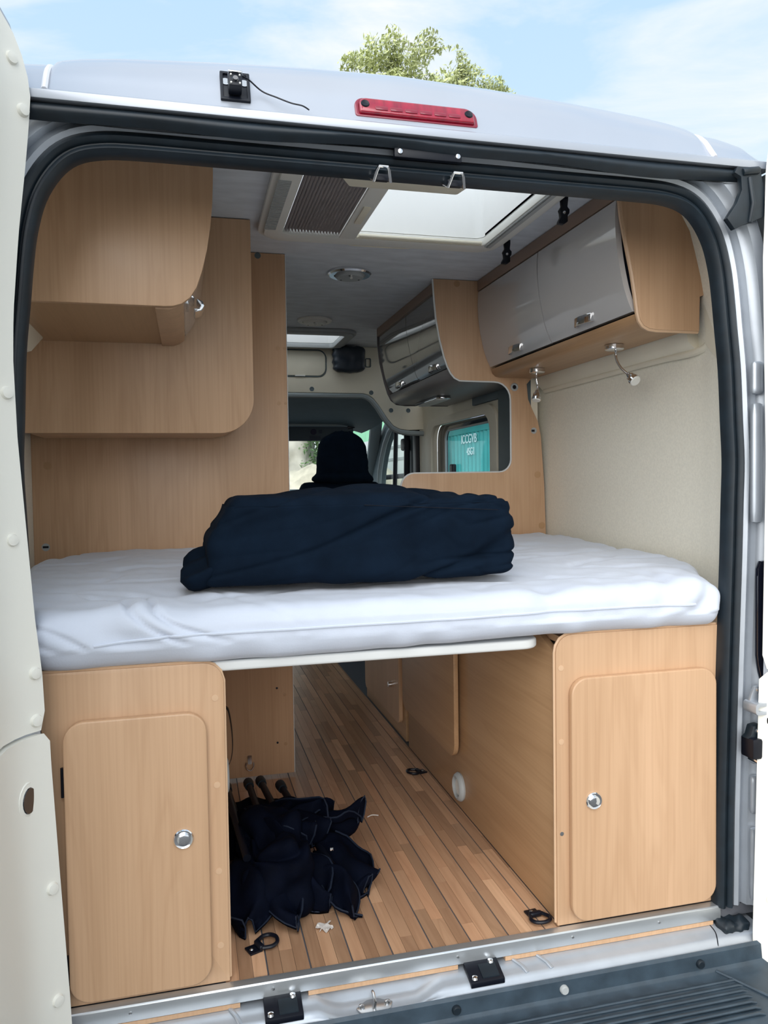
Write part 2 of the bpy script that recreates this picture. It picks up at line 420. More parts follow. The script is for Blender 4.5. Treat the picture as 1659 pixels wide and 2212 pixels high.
# roof -----------------------------------------------------------------------------------
ZTOP = [(0, 1.987), (.25, 1.980), (.45, 1.967), (.6, 1.953), (.69, 1.940), (.712, 1.930), (.722, 1.916), (.73, 1.921), (.80, 1.920), (.85, 1.909), (.885, 1.878), (.905, 1.806)]
RPROF0 = [(-.042, 0), (-.036, .07), (-.024, .22), (-.008, .42), (.012, .6), (.04, .77), (.075, .9), (.12, 1.02), (.2, 1.13), (.35, 1.22), (.9, 1.3), (1.6, 1.3), (2.4, 1.3), (3.0, 1.26), (3.6, 1.1)]
RPROF = [(p.x, p.y) for p in smooth_path([(a, b, 0) for a, b in RPROF0], 4)]
RPROF = sorted(RPROF)
XR = [-.905, -.897, -.885, -.868, -.85, -.82, -.79, -.76, -.735, -.73, -.726, -.722, -.717, -.712, -.70, -.66, -.6, -.5, -.4, -.3, -.2, -.1]
XR = XR+[0]+[-x for x in reversed(XR)]
def build_roof():
    YR = [p[0] for p in RPROF]
    ys = sorted(set(YR+[.25, .3, .91, .95, 2.45, 2.95]))
    v = []
    for y in ys:
        fr = interp(RPROF, y)
        for x in XR:
            zt = interp(ZTOP, abs(x)); sh = .02*max(0, (abs(x)-.72)/.18) if y < .3 else 0
            bow = .0
            v.append((x, y+sh+(bow if y < .2 else 0), 1.803+fr*(zt-1.803)))
    n = len(XR); f = []
    for j in range(len(ys)-1):
        for i in range(n-1):
            cx = (XR[i]+XR[i+1])/2; cy = (ys[j]+ys[j+1])/2
            if any(h[0]-.05 < cx < h[1]+.05 and h[2]-.05 < cy < h[3]+.05 for h in (SK1, SK2)): continue
            f.append((j*n+i, j*n+i+1, (j+1)*n+i+1, (j+1)*n+i))
    return v, f
roof = struct('roof', build_roof(), SILVER, 'silver painted high roof of the van', angle=60)
obj('roof_lip', prism([(-.052, 1.786), (-.03, 1.786), (-.02, 1.806), (-.038, 1.811), (-.052, 1.803)], 'X', -.865, .865), SILVER, roof, bevel=.003)
for s in (-1, 1):
    obj('sealant_bead', tube([(s*.7245, y-.004, 1.803+interp(RPROF, y)*(1.912-1.803)) for y in (-.04, -.03, -.018, -.004, .012, .03, .05, .075, .1)], .006, 8), SEALANT, roof)
    obj('body_side', grid(lambda u, v: (s*(.905+.13*math.sin(min(1, v*6)*PI/2)), .0+(1.42 if s > 0 else 3.1)*u, 1.80-2.3*v), 14, 24), SILVER, roof)

# rear frame: header and pillars around the opening -------------------------------------
frame_prof = [(.040, .03), (.040, -.004), (.052, -.010), (.060, -.004), (.068, .004), (.074, -.012), (.086, -.016), (.092, -.030), (.118, -.034), (.126, -.026), (.126, .03)]
fv, ff = sweep_seal(frame_prof)
wall_rear = struct('wall_rear', ([(x, y+max(0, z-1.775)*.5, min(z, 1.787)) for x, y, z in fv], ff), SILVERD, 'silver painted frame around the open rear doorway', angle=50)
obj('header_panel', grid(lambda u, v: (-.86+1.72*u, -.015+.05*v+.02*math.sin(v*PI), 1.792-.05*v), 20, 6), SILVERD, wall_rear)
obj('pillar_relief', join(*[roundbox(.838, .868, -.0365, -.02, z0, z1, .008, 4, 3, 10) for z0, z1 in ((.02, .20), (.235, .33), (.36, .46), (.95, 1.24), (1.26, 1.34))]), SILVERD, wall_rear)
obj('pillar_recess', roundbox(.848, .885, -.042, -.026, .565, .86, .007, 4, 3, 14, lambda p, n: p+Vector((.012*max(0, (.62-p.z)/.06)+.03*max(0, (p.z-.83)/.03)**2*.3, 0, 0))), DARKGLASS, wall_rear)

# door seal -------------------------------------------------------------------------------
seal = struct('trim_1', join(sweep_seal([(-.004, .02), (-.004, .004), (0, -.010), (.006, -.016), (.013, -.014), (.016, -.006), (.019, -.006), (.022, -.014), (.029, -.018), (.035, -.012), (.042, -.006), (.044, .02)])), RUBBER, 'black ribbed rubber door seal around the opening', angle=60)

# black gutter strip hanging under the roof lip ---------------------------------------------
def gutter(u, v):
    x = -.80+1.60*u; sag = .004*math.sin(u*9)+.003*math.sin(u*23+1)
    y = -.034-.016*math.sin(v*PI); return (x, y, 1.787-(.031+sag)*v)
gut = struct('trim_2', join(grid(gutter, 60, 8), grid(lambda u, v: (-.80+1.6*u, -.034+.03*v, 1.7555-.004*math.sin(u*9)+.012*v), 60, 2)), RUBBER, 'black rubber gutter strip under the roof edge')
obj('rain_flap', join(
    prism([(.775, 1.783), (.835, 1.786), (.845, 1.74), (.848, 1.70), (.846, 1.672), (.806, 1.655), (.795, 1.652), (.766, 1.638), (.745, 1.662), (.772, 1.70), (.785, 1.73), (.783, 1.76), (.765, 1.768)], 'Y', -.060, -.045),
    tube([(.806, -.060, 1.655), (.812, -.064, 1.70), (.805, -.06, 1.76)], .006, 8), tube([(.786, -.060, 1.77), (.80, -.062, 1.773), (.83, -.06, 1.778)], .009, 8)), RUBBER, gut, bevel=.003)

# header fittings ----------------------------------------------------------------------------
latch = thing('header_latch_plate', 'black latch plate with two screws on the header', 'latch plate', (.03, -.02, 1.744))
obj('plate', box(-.045, .105, -.036, -.022, 1.744, 1.765), BLACKP, latch, bevel=.003)
for x in (-.043+.01, .095): obj('screw', lathe([(.001, -.040), (.005, -.0395), (.006, -.036)], (x, 0, 1.755), 'Y', 12), CHROME, latch)
for i, x in enumerate((-.071, .093)):
    st = thing('striker_hook', 'bent chrome striker hook hanging from the header seal, '+('near the skylight blind' if i == 0 else 'near the open skylight pane'), 'striker', (x, -.02, 1.70), 'striker hooks on the header')
    obj('wire_loop', tube([(x-.020, .0, 1.712), (x-.018, -.03, 1.694), (x-.013, -.040, 1.712), (x-.009, -.043, 1.719), (x+.009, -.043, 1.719), (x+.013, -.040, 1.712), (x+.018, -.03, 1.694), (x+.020, .0, 1.712)], .0038, 8), CHROME, st)
    obj('base_plate', box(x-.016, x+.016, -.022, -.010, 1.698, 1.712), BLACKP, st, bevel=.002)

# rear-view camera ------------------------------------------------------------------------------
cam = thing('rear_view_camera', 'small square rear-view camera with cable on the silver roof edge', 'camera', (-.37, -.01, 1.83))
def tilt(vf, c, a):     # lean back with the roof surface, about X through c
    R = Matrix.Rotation(a, 3, 'X'); c = Vector(c); return [tuple(c+R @ (Vector(p)-c)) for p in vf[0]], vf[1]
cc = (-.37, -.030, 1.828); ta = -.42
def low(vf, d): return [(x, y, z-d) for x, y, z in vf[0]], vf[1]
obj('back_plate', tilt(low(join(ring(rrect(-.400, -.341, 1.832, 1.908, .002, 2), rrect(-.394, -.347, 1.838, 1.902, .002, 2), 'Y', -.036, -.02), box(-.398, -.343, -.0325, -.016, 1.834, 1.906)), 0.008), cc, ta), BLACKP, cam, bevel=.001)
obj('bracket', tilt(low(join(prism(circ(-.389, 1.882, .009, 14), 'Y', -.034, -.028), prism(circ(-.352, 1.882, .009, 14), 'Y', -.034, -.028), box(-.384, -.358, -.032, -.027, 1.876, 1.888)), 0.008), cc, ta), STEEL, cam)
body = obj('camera_body', tilt(low(box(-.385, -.359, -.062, -.034, 1.866, 1.896), 0.03), cc, ta+.12), BLACKP, cam, bevel=.003)
obj('hood', tilt(low(box(-.386, -.358, -.066, -.034, 1.894, 1.898), 0.03), cc, ta+.12), STEEL, body, bevel=.0015)
obj('lens', tilt(low(lathe([(.001, -.066), (.005, -.066), (.0075, -.063), (.008, -.06)], (-.372, 0, 1.880), 'Y', 18), 0.03), cc, ta+.12), DARKGLASS, body)
for dx in (-.0085, .0085):
    for dz in (-.0095, .0095): obj('light_diode', tilt(low(lathe([(.0005, -.0645), (.0018, -.064), (.002, -.061)], (-.372+dx, 0, 1.880+dz), 'Y', 8), 0.03), cc, ta+.12), WHITEP, body)
obj('cable', tube(smooth_path([(-.361, -.044, 1.872), (-.345, -.038, 1.868), (-.318, -.030, 1.852), (-.290, -.040, 1.838), (-.262, -.048, 1.826), (-.240, -.052, 1.821), (-.226, -.05, 1.815)], 6), .0016, 6), BLACKP, cam)

# high brake light ---------------------------------------------------------------------------------
bl = thing('brake_light', 'long red high-level brake light on the silver roof edge', 'light', (.008, -.02, 1.82))
bo = rrect(-.127, .143, 1.819, 1.868, (.026, .022, .006, .006), 6); bi = rrect(-.118, .134, 1.825, 1.862, (.020, .016, .004, .004), 6)
lc = (.008, -.03, 1.82)
obj('rim', tilt(ring(bo, bi, 'Y', -.036, -.012), lc, -.36), REDD, bl, bevel=.003)
lens = obj('lens', tilt(prism(bi, 'Y', -.043, -.014), lc, -.36), RED, bl, bevel=.005, seg=3)
for x in (-.106, .122):
    sc = obj('screw', tilt(lathe([(.0005, -.0445), (.005, -.0445), (.008, -.0455), (.0095, -.043)], (x, 0, 1.845), 'Y', 14), lc, -.36), BLACKP, lens)
for k in range(6): obj('reflector_cell', tilt(roundbox(-.085+.032*k, -.058+.032*k, -.0455, -.040, 1.831, 1.841, .0024, 3, 2, 3), lc, -.36), REDD, lens)

# ------------------------------------------------------------------ sill, bumper step and lower hardware
sill = struct('trim_3', join(prism([(.0, 0.0), (.018, .0), (.018, .0035), (-.003, .0035), (-.006, .001), (-.006, -.030), (-.002, -.030)], 'X', -.80, .772)), ALU, 'brushed aluminium threshold angle across the doorway', bevel=.001)
for x in (-.62, -.33, .085, .37, .60): obj('rivet', lathe([(.0005, -.0085), (.003, -.008), (.004, -.0055)], (x, 0, -.012), 'Y', 10), STEEL, sill)
obj('plywood_edge', box(-.80, -.40, -.0065, .012, -.040, -.0305), W, sill); obj('plywood_edge', box(-.255, .085, -.0065, .012, -.040, -.0305), W, sill); obj('plywood_edge', box(.20, .75, -.0065, .012, -.040, -.0305), W, sill)
def sillsurf(u, v):
    x = -.86+1.72*u; prof = [(.02, -.040), (-.008, -.041), (-.030, -.044), (-.048, -.050), (-.060, -.062), (-.066, -.082), (-.066, -.13)]
    k = v*6; i = min(int(k), 5); t = k-i; y = prof[i][0]+(prof[i+1][0]-prof[i][0])*t; z = prof[i][1]+(prof[i+1][1]-prof[i][1])*t
    if -.24 < x < .03 and y < .0: z -= .022*min(1, min((x+.24)/.05, (.03-x)/.05))*(1 if v < .6 else .4); y -= .004
    return (x, y, z)
sb = struct('trim_4', grid(sillsurf, 86, 18), SILVERD, 'silver painted lower sill with pressed channels', angle=60)
for x in (-.42, .28, .22): obj('pressed_rib', tube([(x, -.005, -.040), (x+.012, -.03, -.043), (x+.018, -.046, -.049)], .006, 8, flat=.5), SILVERD, sb)
obj('panel_joint', tube(smooth_path([(.742, .0, -.0405), (.738, -.03, -.044), (.728, -.052, -.053), (.722, -.064, -.075)], 4), .0014, 6), BLACKP, sb)
obj('torn_corner_trim', roundbox(.755, .835, -.040, .015, -.052, -.026, .010, 14, 8, 6, lambda p, n: p+Vector((0, 0, .012*nz(p.x*40, p.y*40, 3)))+n*.006*nz(p.x*70, p.y*50, p.z*60)), RUBBER, sb)
for i, (x, sk) in enumerate(((-.312, 'left'), (.138, 'right'))):
    pl = thing('latch_plate', 'black rubber-topped latch plate screwed to the sill, '+('in line with the folded chair' if i == 0 else 'in line with the bare floor'), 'latch plate', (x, -.03, -.055), 'latch plates on the sill')
    obj('plate', prism([(-.057, -.044), (-.012, -.029), (-.004, -.027), (-.004, -.040), (-.030, -.046), (-.057, -.056)], 'X', x-.040, x+.040), BLACKP, pl, bevel=.002)
    obj('pad', prism([(-.050, -.0415), (-.018, -.031), (-.018, -.0288), (-.050, -.0395)], 'X', x-.010, x+.030), RUBBER, pl)
    for dx, y, z in ((-.028, -.047, -.0408), (.022, -.014, -.0297)):
        obj('bolt', lathe([(.0005, .007), (.006, .005), (.0075, 0)], (x+dx, y, z), 'Z', 12), CHROME, pl)
sk = thing('striker_plate', 'galvanised three-cornered striker plate in the sill hollow', 'striker', (-.117, -.05, -.08))
obj('plate', prism([(-.158, -.040), (-.130, -.018), (-.105, -.018), (-.076, -.036), (-.085, -.056), (-.117, -.072), (-.15, -.058)], 'Z', -.068, -.064), STEEL, sk, bevel=.0015)
obj('catch', tube([(-.120, -.05, -.066), (-.118, -.05, -.05), (-.117, -.03, -.045), (-.116, -.015, -.05)], .0035, 8), STEEL, sk)
for x in (-.145, -.088): obj('bolt', lathe([(.0005, .006), (.006, .004), (.007, 0)], (x, -.038, -.064), 'Z', 12), STEEL, sk)

bump = thing('rear_bumper_step', 'dark ribbed plastic bumper step below the silver sill', 'bumper', (.0, -.2, -.6))
def bumper(u, v):
    x = -1.0+2.0*u; prof = [(-.064, -.060), (-.070, -.056), (-.076, -.062), (-.078, -.096), (-.086, -.103), (-.150, -.106), (-.24, -.110), (-.265, -.125), (-.275, -.17), (-.275, -.40), (-.26, -.58)]
    k = v*10; i = min(int(k), 9); t = k-i
    return (x, prof[i][0]+(prof[i+1][0]-prof[i][0])*t+.05*max(0, abs(x)-.75)**1.5, prof[i][1]+(prof[i+1][1]-prof[i][1])*t)
obj('step', grid(bumper, 40, 30), BUMPER, bump, angle=40)
for k in range(7):
    y = -.118-.0185*k; obj('rib', tube([(-.9, y, -.1045), (0, y, -.1045), (.72-.004*k, y, -.1045), (.735-.004*k, y, -.109)], .0055, 8, flat=.7), BUMPER, bump)
obj('step_crease', tube([(.70, -.084, -.102), (.79, -.24, -.108)], .004, 6), BUMPER, bump)
for x, m in ((.055, RUBBER), (.31, GREYP), (.66, RUBBER)):
    obj('stud', lathe([(.001, -.086), (.008, -.086), (.010, -.083), (.010, -.076)], (x, 0, -.080), 'Y', 16), m, bump)

# pillar hardware on the right
hw = thing('door_check_bracket', 'silver slotted door check bracket bolted to the pillar', 'bracket', (.84, -.05, .49))
obj('arm', tilt(join(ring(rrect(.815, .90, .494, .522, .009, 4), rrect(.822, .90, .502, .514, .005, 4), 'Y', -.075, -.03)), (.815, -.05, .51), 0), SILVERD, hw, bevel=.002)
obj('tab', prism([(.822, .52), (.86, .52), (.862, .535), (.85, .555), (.838, .555), (.83, .54)], 'Y', -.045, -.035), SILVERD, hw, bevel=.002)
obj('bolt', lathe([(.002, -.050), (.006, -.050), (.0075, -.045)], (.846, 0, .546), 'Y', 12), STEEL, hw)
obj('check_tongue', roundbox(.845, .91, -.085, -.05, .468, .492, .009, 8, 4, 4), BLACKP, hw)
hg = thing('pillar_fitting', 'dark bolted hinge fitting on the silver pillar', 'fitting', (.84, -.05, .37))
obj('hinge_block', box(.812, .87, -.07, -.025, .385, .435), BLACKP, hg, bevel=.006)
obj('hinge_plate', prism([(.808, .432), (.87, .428), (.87, .44), (.845, .465), (.825, .462), (.818, .44)], 'Y', -.055, -.03), RUBBER, hg, bevel=.004)
for z in (.449, .376): obj('bolt', lathe([(.001, -.066), (.006, -.064), (.008, -.055), (.009, -.03)], (.838, 0, z), 'Y', 12), CHROME, hg)
obj('hinge_knuckle', lathe([(.001, .36), (.011, .362), (.012, .39), (.010, .40), (.012, .41), (.012, .45), (.002, .452)], (.872, -.055, 0), 'Z', 14), STEEL, hg)
obj('lower_catch', roundbox(.850, .875, -.06, -.03, .10, .135, .006, 4, 4, 4), BLACKP, hg)

# ------------------------------------------------------------------ rear doors, swung open
def rear_door(s, edge, name, label):
    # edge: (z, X) of the trim edge at Y=-.06, from the top down; the leaf runs from there towards the rear
    zs = [e[0] for e in edge]; z0, z1 = min(zs), max(zs); E = sorted(edge)
    seq = [(0, .0, -.01), (0.0, -.002, -.0), (.012, .022, .0), (.03, .05, 0), (.045, .12, 0), (.06, .30, 0), (.09, .62, 0)]   # (sideways, towards the rear)
    n = 46
    def fn(u, v):
        z = z0+(z1-z0)*v; k = u*(len(seq)-1); i = min(int(k), len(seq)-2); t = k-i
        dx = seq[i][0]+(seq[i+1][0]-seq[i][0])*t; dy = seq[i][1]+(seq[i+1][1]-seq[i][1])*t
        x = interp(E, z)
        return (s*(x+dx), -.06-dy, z)
    return fn
def door_leaf(s, E, name, label, seam_z, top_round, bot_round):
    E = sorted(E); z0, z1 = E[0][0], E[-1][0]
    def pt(z, d, off):
        """d: distance along the leaf from the hinge edge, off: away from the face (outwards)"""
        x = interp(E, z); side = interp([(0, 0), (.02, .012), (.05, .034), (.10, .055), (.3, .075), (.75, .11)], d)
        return (s*(x+side+off), -.06-interp([(0, 0), (.02, .012), (.05, .032), (.10, .075), (.3, .27), (.75, .72)], d), z)
    def panel(za, zb, d0, d1, r0, r1, o0, o1):
        out = rrect(d0, d1, za, zb, (r1, r1, r0, r0) if False else (.02, r1, r0, .02), 8)
        # fan grid: rows in z, clipped to the rounded outline on the hinge side
        nzr, nd = 40, 14; V = []; F = []
        for L in (o0, o1):
            for j in range(nzr+1):
                z = za+(zb-za)*j/nzr; dd = d0
                if z < za+r0: dd = d0+r0-math.sqrt(max(0, r0*r0-(za+r0-z)**2))
                if z > zb-r1: dd = d0+r1-math.sqrt(max(0, r1*r1-(z-zb+r1)**2))
                for i in range(nd+1): V.append(pt(z, dd+(d1-dd)*(i/nd)**1.6, L))
        n = nd+1; m = (nzr+1)*n
        for j in range(nzr):
            for i in range(nd):
                a = j*n+i; F.append((a, a+1, a+n+1, a+n)); F.append((m+a, m+a+n, m+a+n+1, m+a+1))
            F.append((j*n, (j+1)*n, m+(j+1)*n, m+j*n)); F.append((j*n+nd, m+j*n+nd, m+(j+1)*n+nd, (j+1)*n+nd))
        for i in range(nd):
            F.append((i, m+i, m+i+1, i+1)); a = nzr*n+i; F.append((a, a+1, m+a+1, m+a))
        return V, F
    d = struct(name, panel(z0-.03, z1+.02, -.006 if s < 0 else -.012, .75, bot_round, top_round, .010, .085), SILVER, label)
    obj('upper_trim_panel', panel(seam_z+.003, z1, .0 if s < 0 else .006, .74, .012, top_round, .0, .012), DOORTRIM, d, angle=50)
    obj('lower_trim_panel', panel(z0, seam_z-.003, -.006 if s < 0 else .004, .74, bot_round, .02, -.006, .012), DOORTRIM, d, angle=50)
    return d, pt
EL = [(1.86, -.752), (1.842, -.751), (1.788, -.746), (1.736, -.750), (1.659, -.758), (1.53, -.774), (1.385, -.787), (1.30, -.790), (1.154, -.787), (.937, -.774), (.818, -.767), (.71, -.757), (.62, -.754), (.535, -.752), (.33, -.743), (.075, -.731), (-.10, -.725)]
EL = [(z, -x) for z, x in EL]
door_1, ptL = door_leaf(-1, EL+[(1.99, .762)], 'door_1', 'open rear door with ivory trim panels and round caps, beside the base cabinet by the folded chair', .60, .20, .05)
ER = [(1.90, .846), (1.66, .840), (1.57, .836), (1.1, .846), (.607, .838), (.2, .828), (-.024, .822), (-.16, .822)]
door_2, ptR = door_leaf(1, ER, 'door_2', 'open rear door edge with ivory trim beside the silver pillar', .60, .12, .09)
def cap_on(pt, d, z, s, r=.011, m=DOORTRIM, name='trim_cap', h=.006, parent=None, rz=None):
    off = -.006 if z < .6 and s < 0 else 0
    a = Vector(pt(z, d, off)); b = Vector(pt(z, d+.004, off)); t = (b-a).normalized(); up = Vector((0, 0, 1)); nrm = t.cross(up).normalized()
    if nrm.x*s > 0: nrm = -nrm
    v, f = lathe([(r*1.15, -.002), (r*1.1, .001), (r*.95, h*.5), (r*.9, h), (r*.4, h*1.15), (.0005, h*1.2)], (0, 0, 0), 'Z', 18)
    v2 = [tuple(a+t*p[0]+up*p[1]*((rz or r)/r)+nrm*p[2]) for p in v]
    return obj(name, (v2, f), m, parent)
for d, z in ((.034, 1.838), (.016, 1.752), (.020, 1.236), (.034, .965), (.018, .713), (.022, .624), (.022, .30), (.03, .085)): cap_on(ptL, d, z, -1, parent=door_1)
cap_on(ptL, .056, .482, -1, .020, DARKGLASS, 'round_plug', .003, door_1, .026)
cap_on(ptL, .056, .482, -1, .025, DOORTRIM, 'plug_rim', .0015, door_1, .031)
for z in (1.55, 1.35, .30, .05): cap_on(ptR, .04, z, 1, parent=door_2)

# ================================================================== FURNITURE
def knob(parent, x, z, y):
    k = obj('knob', lathe([(.001, y-.008), (.009, y-.0085), (.0125, y-.007), (.013, y-.004), (.0145, y-.004), (.0185, y-.0055), (.0205, y-.003), (.0205, y)], (x, 0, z), 'Y', 28), CHROME, parent)
    return k
# left lower cabinet
c1 = thing('base_cabinet', 'maple base cabinet under the bed beside the folded chair', 'cabinet', (-.6, .3, 0))
obj('front_panel', prism(rrect(-.81, -.4185, .004, .690, (.042, .004, .002, .002), 6), 'Y', .020, .037), W, c1, bevel=.0025)
obj('edge_band', tube([(-.80, .0285, .6905), (-.47, .0285, .6905), (-.455, .0285, .690), (-.438, .0285, .684), (-.4245, .0285, .670), (-.4185, .0285, .650), (-.4185, .0285, .01)], .0045, 6), WE, c1)
obj('side_panel', box(-.434, -.418, .038, 1.14, .003, .645), W, c1, bevel=.001)
obj('top_panel', box(-.93, -.436, .04, 1.14, .655, .672), W, c1)
dr = obj('door', prism(rrect(-.735, -.4555, .017, .592, .042, 8), 'Y', .0015, .0185), W, c1, bevel=.004, seg=3)
knob(dr, -.507, .332, .0013)
for z in (.47, .085): obj('hinge', tube([(-.7385, .013, z-.03), (-.7385, .013, z+.03)], .0035, 8), BLACKP, dr)
for z in (.615, .43, .245, .085): obj('cover_cap', lathe([(.007, .0205), (.007, .0192), (.0005, .019)], (-.4365, 0, z), 'Y', 14), WE, c1)
# right lower cabinet
c2 = thing('base_cabinet', 'maple base cabinet whose aisle side carries a hatch and grey air outlet', 'cabinet', (.6, .3, 0))
obj('front_panel', prism(rrect(.3445, .81, .004, .698, (.004, .042, .002, .002), 6), 'Y', .020, .037), W, c2, bevel=.0025)
obj('edge_band', tube([(.80, .0285, .6985), (.395, .0285, .6985), (.375, .0285, .6975), (.358, .0285, .688), (.3475, .0285, .672), (.3445, .0285, .655), (.3445, .0285, .01)], .0045, 6), WE, c2)
obj('side_panel', prism([(.038, .003), (1.33, .003), (1.33, .68), (.12, .68), (.038, .65)], 'X', .352, .368), WX, c2, bevel=.001)
obj('top_panel', box(.37, .96, .04, 1.36, .672, .688), W, c2)
dr = obj('door', prism(rrect(.375, .766, .015, .597, .042, 8), 'Y', .0015, .0185), W, c2, bevel=.004, seg=3)
knob(dr, .430, .304, .0013)
for z in (.62, .445): obj('cover_cap', lathe([(.007, .0205), (.007, .0192), (.0005, .019)], (.357, 0, z), 'Y', 14), WE, c2)
obj('screw_hole', lathe([(.005, .0203), (.005, .0195), (.0005, .0193)], (.357, 0, .225), 'Y', 12), STEEL, c2)
hd = obj('side_hatch', tilt(prism(rrect(.70, 1.325, .17, .56, .05, 8), 'X', .326, .342), (.33, 1.32, .3), 0), WX, c2, bevel=.003)
obj('hinge', join(tube([(.349, 1.322, .18), (.349, 1.322, .25)], .004, 8), box(.345, .352, 1.29, 1.32, .19, .24)), STEEL, hd)
# air outlets
for (x, y, z, s, lab) in ((.352, .715, .075, -1, 'grey round air outlet low beside the floor tie-down ring and side hatch'), (-.418, .30, .345, 1, 'grey round air outlet on the cabinet side above the folded chair')):
    g = thing('air_outlet', lab, 'air outlet', (x, y, z-.045), 'round air outlets')
    obj('collar', join(lathe([(.036, 0), (.044, 0), (.046, s*.006), (.044, s*.010), (.040, s*.016), (.034, s*.018), (.030, s*.014), (.030, s*.002)], (x, y, z), 'X', 28)), GREYP, g)
    obj('flap', lathe([(.0005, s*.008), (.026, s*.010), (.029, s*.006), (.029, s*.003)], (x, y, z), 'X', 24), WHITEP, g)

# bed board and mattress
bb = tag(obj('bed_board', prism(rrect(-.47, .318, .030, 1.16, (.02, .01, .01, .05), 6), 'Z', .667, .689), BOARD, bevel=.007, seg=3), 'white rounded bed board spanning between the two base cabinets', 'bed board')
def mattress_fn(p, n):
    x, y, z = p
    t = (y-.0)/1.38
    # sides follow the curved walls, narrow at the rear door pillars
    wR = interp([(-.1, .775), (.03, .782), (.12, .82), (.3, .93), (.45, .962), (1.4, .965)], y); wL = interp([(-.1, .79), (.03, .80), (.15, .85), (.35, .93), (.9, .945), (1.05, .93), (1.2, .86)], y)
    xx = x*(wR if x > 0 else wL)
    if x < -.2: y = y-(.195*min(1, (-.2-x)/.12))*max(0, (y-.55)/.82)
    zz = z
    if n.z > .2: zz += .034*max(0, min(1, y/1.15))+.004*nz(xx*3, y*3, 1)-.012*math.exp(-((xx+.05)/.4)**2)*math.exp(-((y-.3)/.3)**2)
    if n.z > -.1:
        d = 0
        fold = math.exp(-((xx+.58)/.20)**2)*math.exp(-((y-.04)/.20)**2)
        ph = math.sin(30*(xx*.75+1.1*(z-.75)+.3*y)+1.6*nz(xx*5, y*5, z*5)); d += fold*(.008*ph-.013*math.exp(-((ph-.75)/.16)**2))
        foldr = math.exp(-((xx-.70)/.09)**2)*math.exp(-((y-.03)/.14)**2)
        d += .009*foldr*math.sin(75*(xx*.8-.6*(z-.75))+nz(xx*9, y*9, 2)*2)
        mid = math.exp(-((xx-.33)/.045)**2)*math.exp(-((y-.02)/.10)**2)
        d -= .018*mid
        d += .0055*nz(xx*9+2.0*y, y*16, z*10)+.0016*nz(xx*38, y*20, z*30)
        rip = abs(nz(xx*3.0+y*1.2, y*7.5-xx*1.0, .3)); d -= .007*math.exp(-(rip/.08)**2)*max(0, min(1, (y-.05)/.1))
        p2 = Vector((xx, y, zz))+n*d
    else: p2 = Vector((xx, y, zz))
    if z < .74: p2.z -= .0085*max(0, min(1, (.25-xx)/.4))*min(1, (.74-z)/.03)
    if y < .1 and z < .735:   # lower hem tucks inwards
        p2.y += .005*max(0, (.735-z)/.04)+.006*math.sin(30*xx+4*nz(xx*5, 0, 0))*max(0, (.735-z)/.04)
        if xx < -.42: p2.y += .008*max(0, (.74-z)/.045)*min(1, (-.42-xx)/.12); 
    return p2
mt = obj('mattress', roundbox(-1, 1, -.012, 1.372, .699, .812, .045, 260, 96, 22, mattress_fn), SHEET, origin=(0, .68, .699), angle=180)
tag(mt, 'thick mattress in a white fitted sheet across the van', 'mattress')
seam_pts = [tuple(mattress_fn(Vector((-.84+.0225*i, -.012, interp([(0, .745), (8, .756), (40, .757), (68, .761), (78, .757)], i))), Vector((0, -1, 0)))+Vector((0, -.001, 0))) for i in range(78)]
obj('sheet_seam', tube(seam_pts, .0030, 6), SHEET, mt)

# black fabric bag on the bed
def bag_fn(p, n):
    x, y, z = p
    t = (z-.825)/.21; d = 0
    if n.z > .3: z += .030*math.exp(-((x+.02)/.20)**2)*math.exp(-((y-.40)/.16)**2)-.008
    x2 = x
    if x < -.2: x2 = x-(1-t)*.075*min(1, (-.2-x)/.2)+.01*math.sin(t*9)*min(1, (-.2-x)/.2)
    if x > .15: x2 = x+.028*math.sin(max(0, 1-t)*PI*.75)*min(1, (x-.15)/.15)
    a = nz(x*2.2-1, y*2.5, z*7+x*2.2); d += .012*a
    ra = abs(nz(x*1.5+3, y*1.5, z*9-x*2.6)); d -= .012*math.exp(-(ra/.07)**2)*(.4+.6*min(1, max(0, (x+.25)/.3)))
    rb = abs(nz(x*2.6+9, y*3, z*15+x*1.8)); d -= .008*math.exp(-(rb/.08)**2)*min(1, max(0, (x-.02)/.2))
    d += .0035*nz(x*14, y*14, z*24)
    rc = abs(nz(x*4+1, y*4, z*22-x*5)); d -= .007*math.exp(-(rc/.10)**2)*min(1, max(.15, (x+.05)/.25))
    rd = abs(nz(x*9+5, y*6, z*13+x*6)); d -= .004*math.exp(-(rd/.12)**2)*min(1, max(0, (x-.05)/.15))
    pch = math.exp(-((z-.885)/.02)**2)*max(0, (x-.1)/.2); d -= .007*pch*(1+math.sin(x*60)*.3)
    return Vector((x2, y, z))+n*d
bag = thing('fabric_bag', 'large crumpled black cloth bag lying on the white bed', 'bag', (-.05, .35, .82))
bg = obj('bag_body', roundbox(-.395, .292, .155, .60, .822, 1.036, .034, 150, 60, 50, bag_fn), NAVYFAB, bag, angle=180)
def shell(fn, nu, nv, th):
    a, f = grid(fn, nu, nv); n = len(a); b = [(x, y, z-th) for x, y, z in a]
    F = list(f)+[tuple(i+n for i in reversed(q)) for q in f]; w = nu+1
    for i in range(nu): F += [(i+1, i, n+i, n+i+1), (nv*w+i, nv*w+i+1, n+nv*w+i+1, n+nv*w+i)]
    for j in range(nv): F += [(j*w, (j+1)*w, n+(j+1)*w, n+j*w), ((j+1)*w+nu, j*w+nu, n+j*w+nu, n+(j+1)*w+nu)]
    return a+b, F
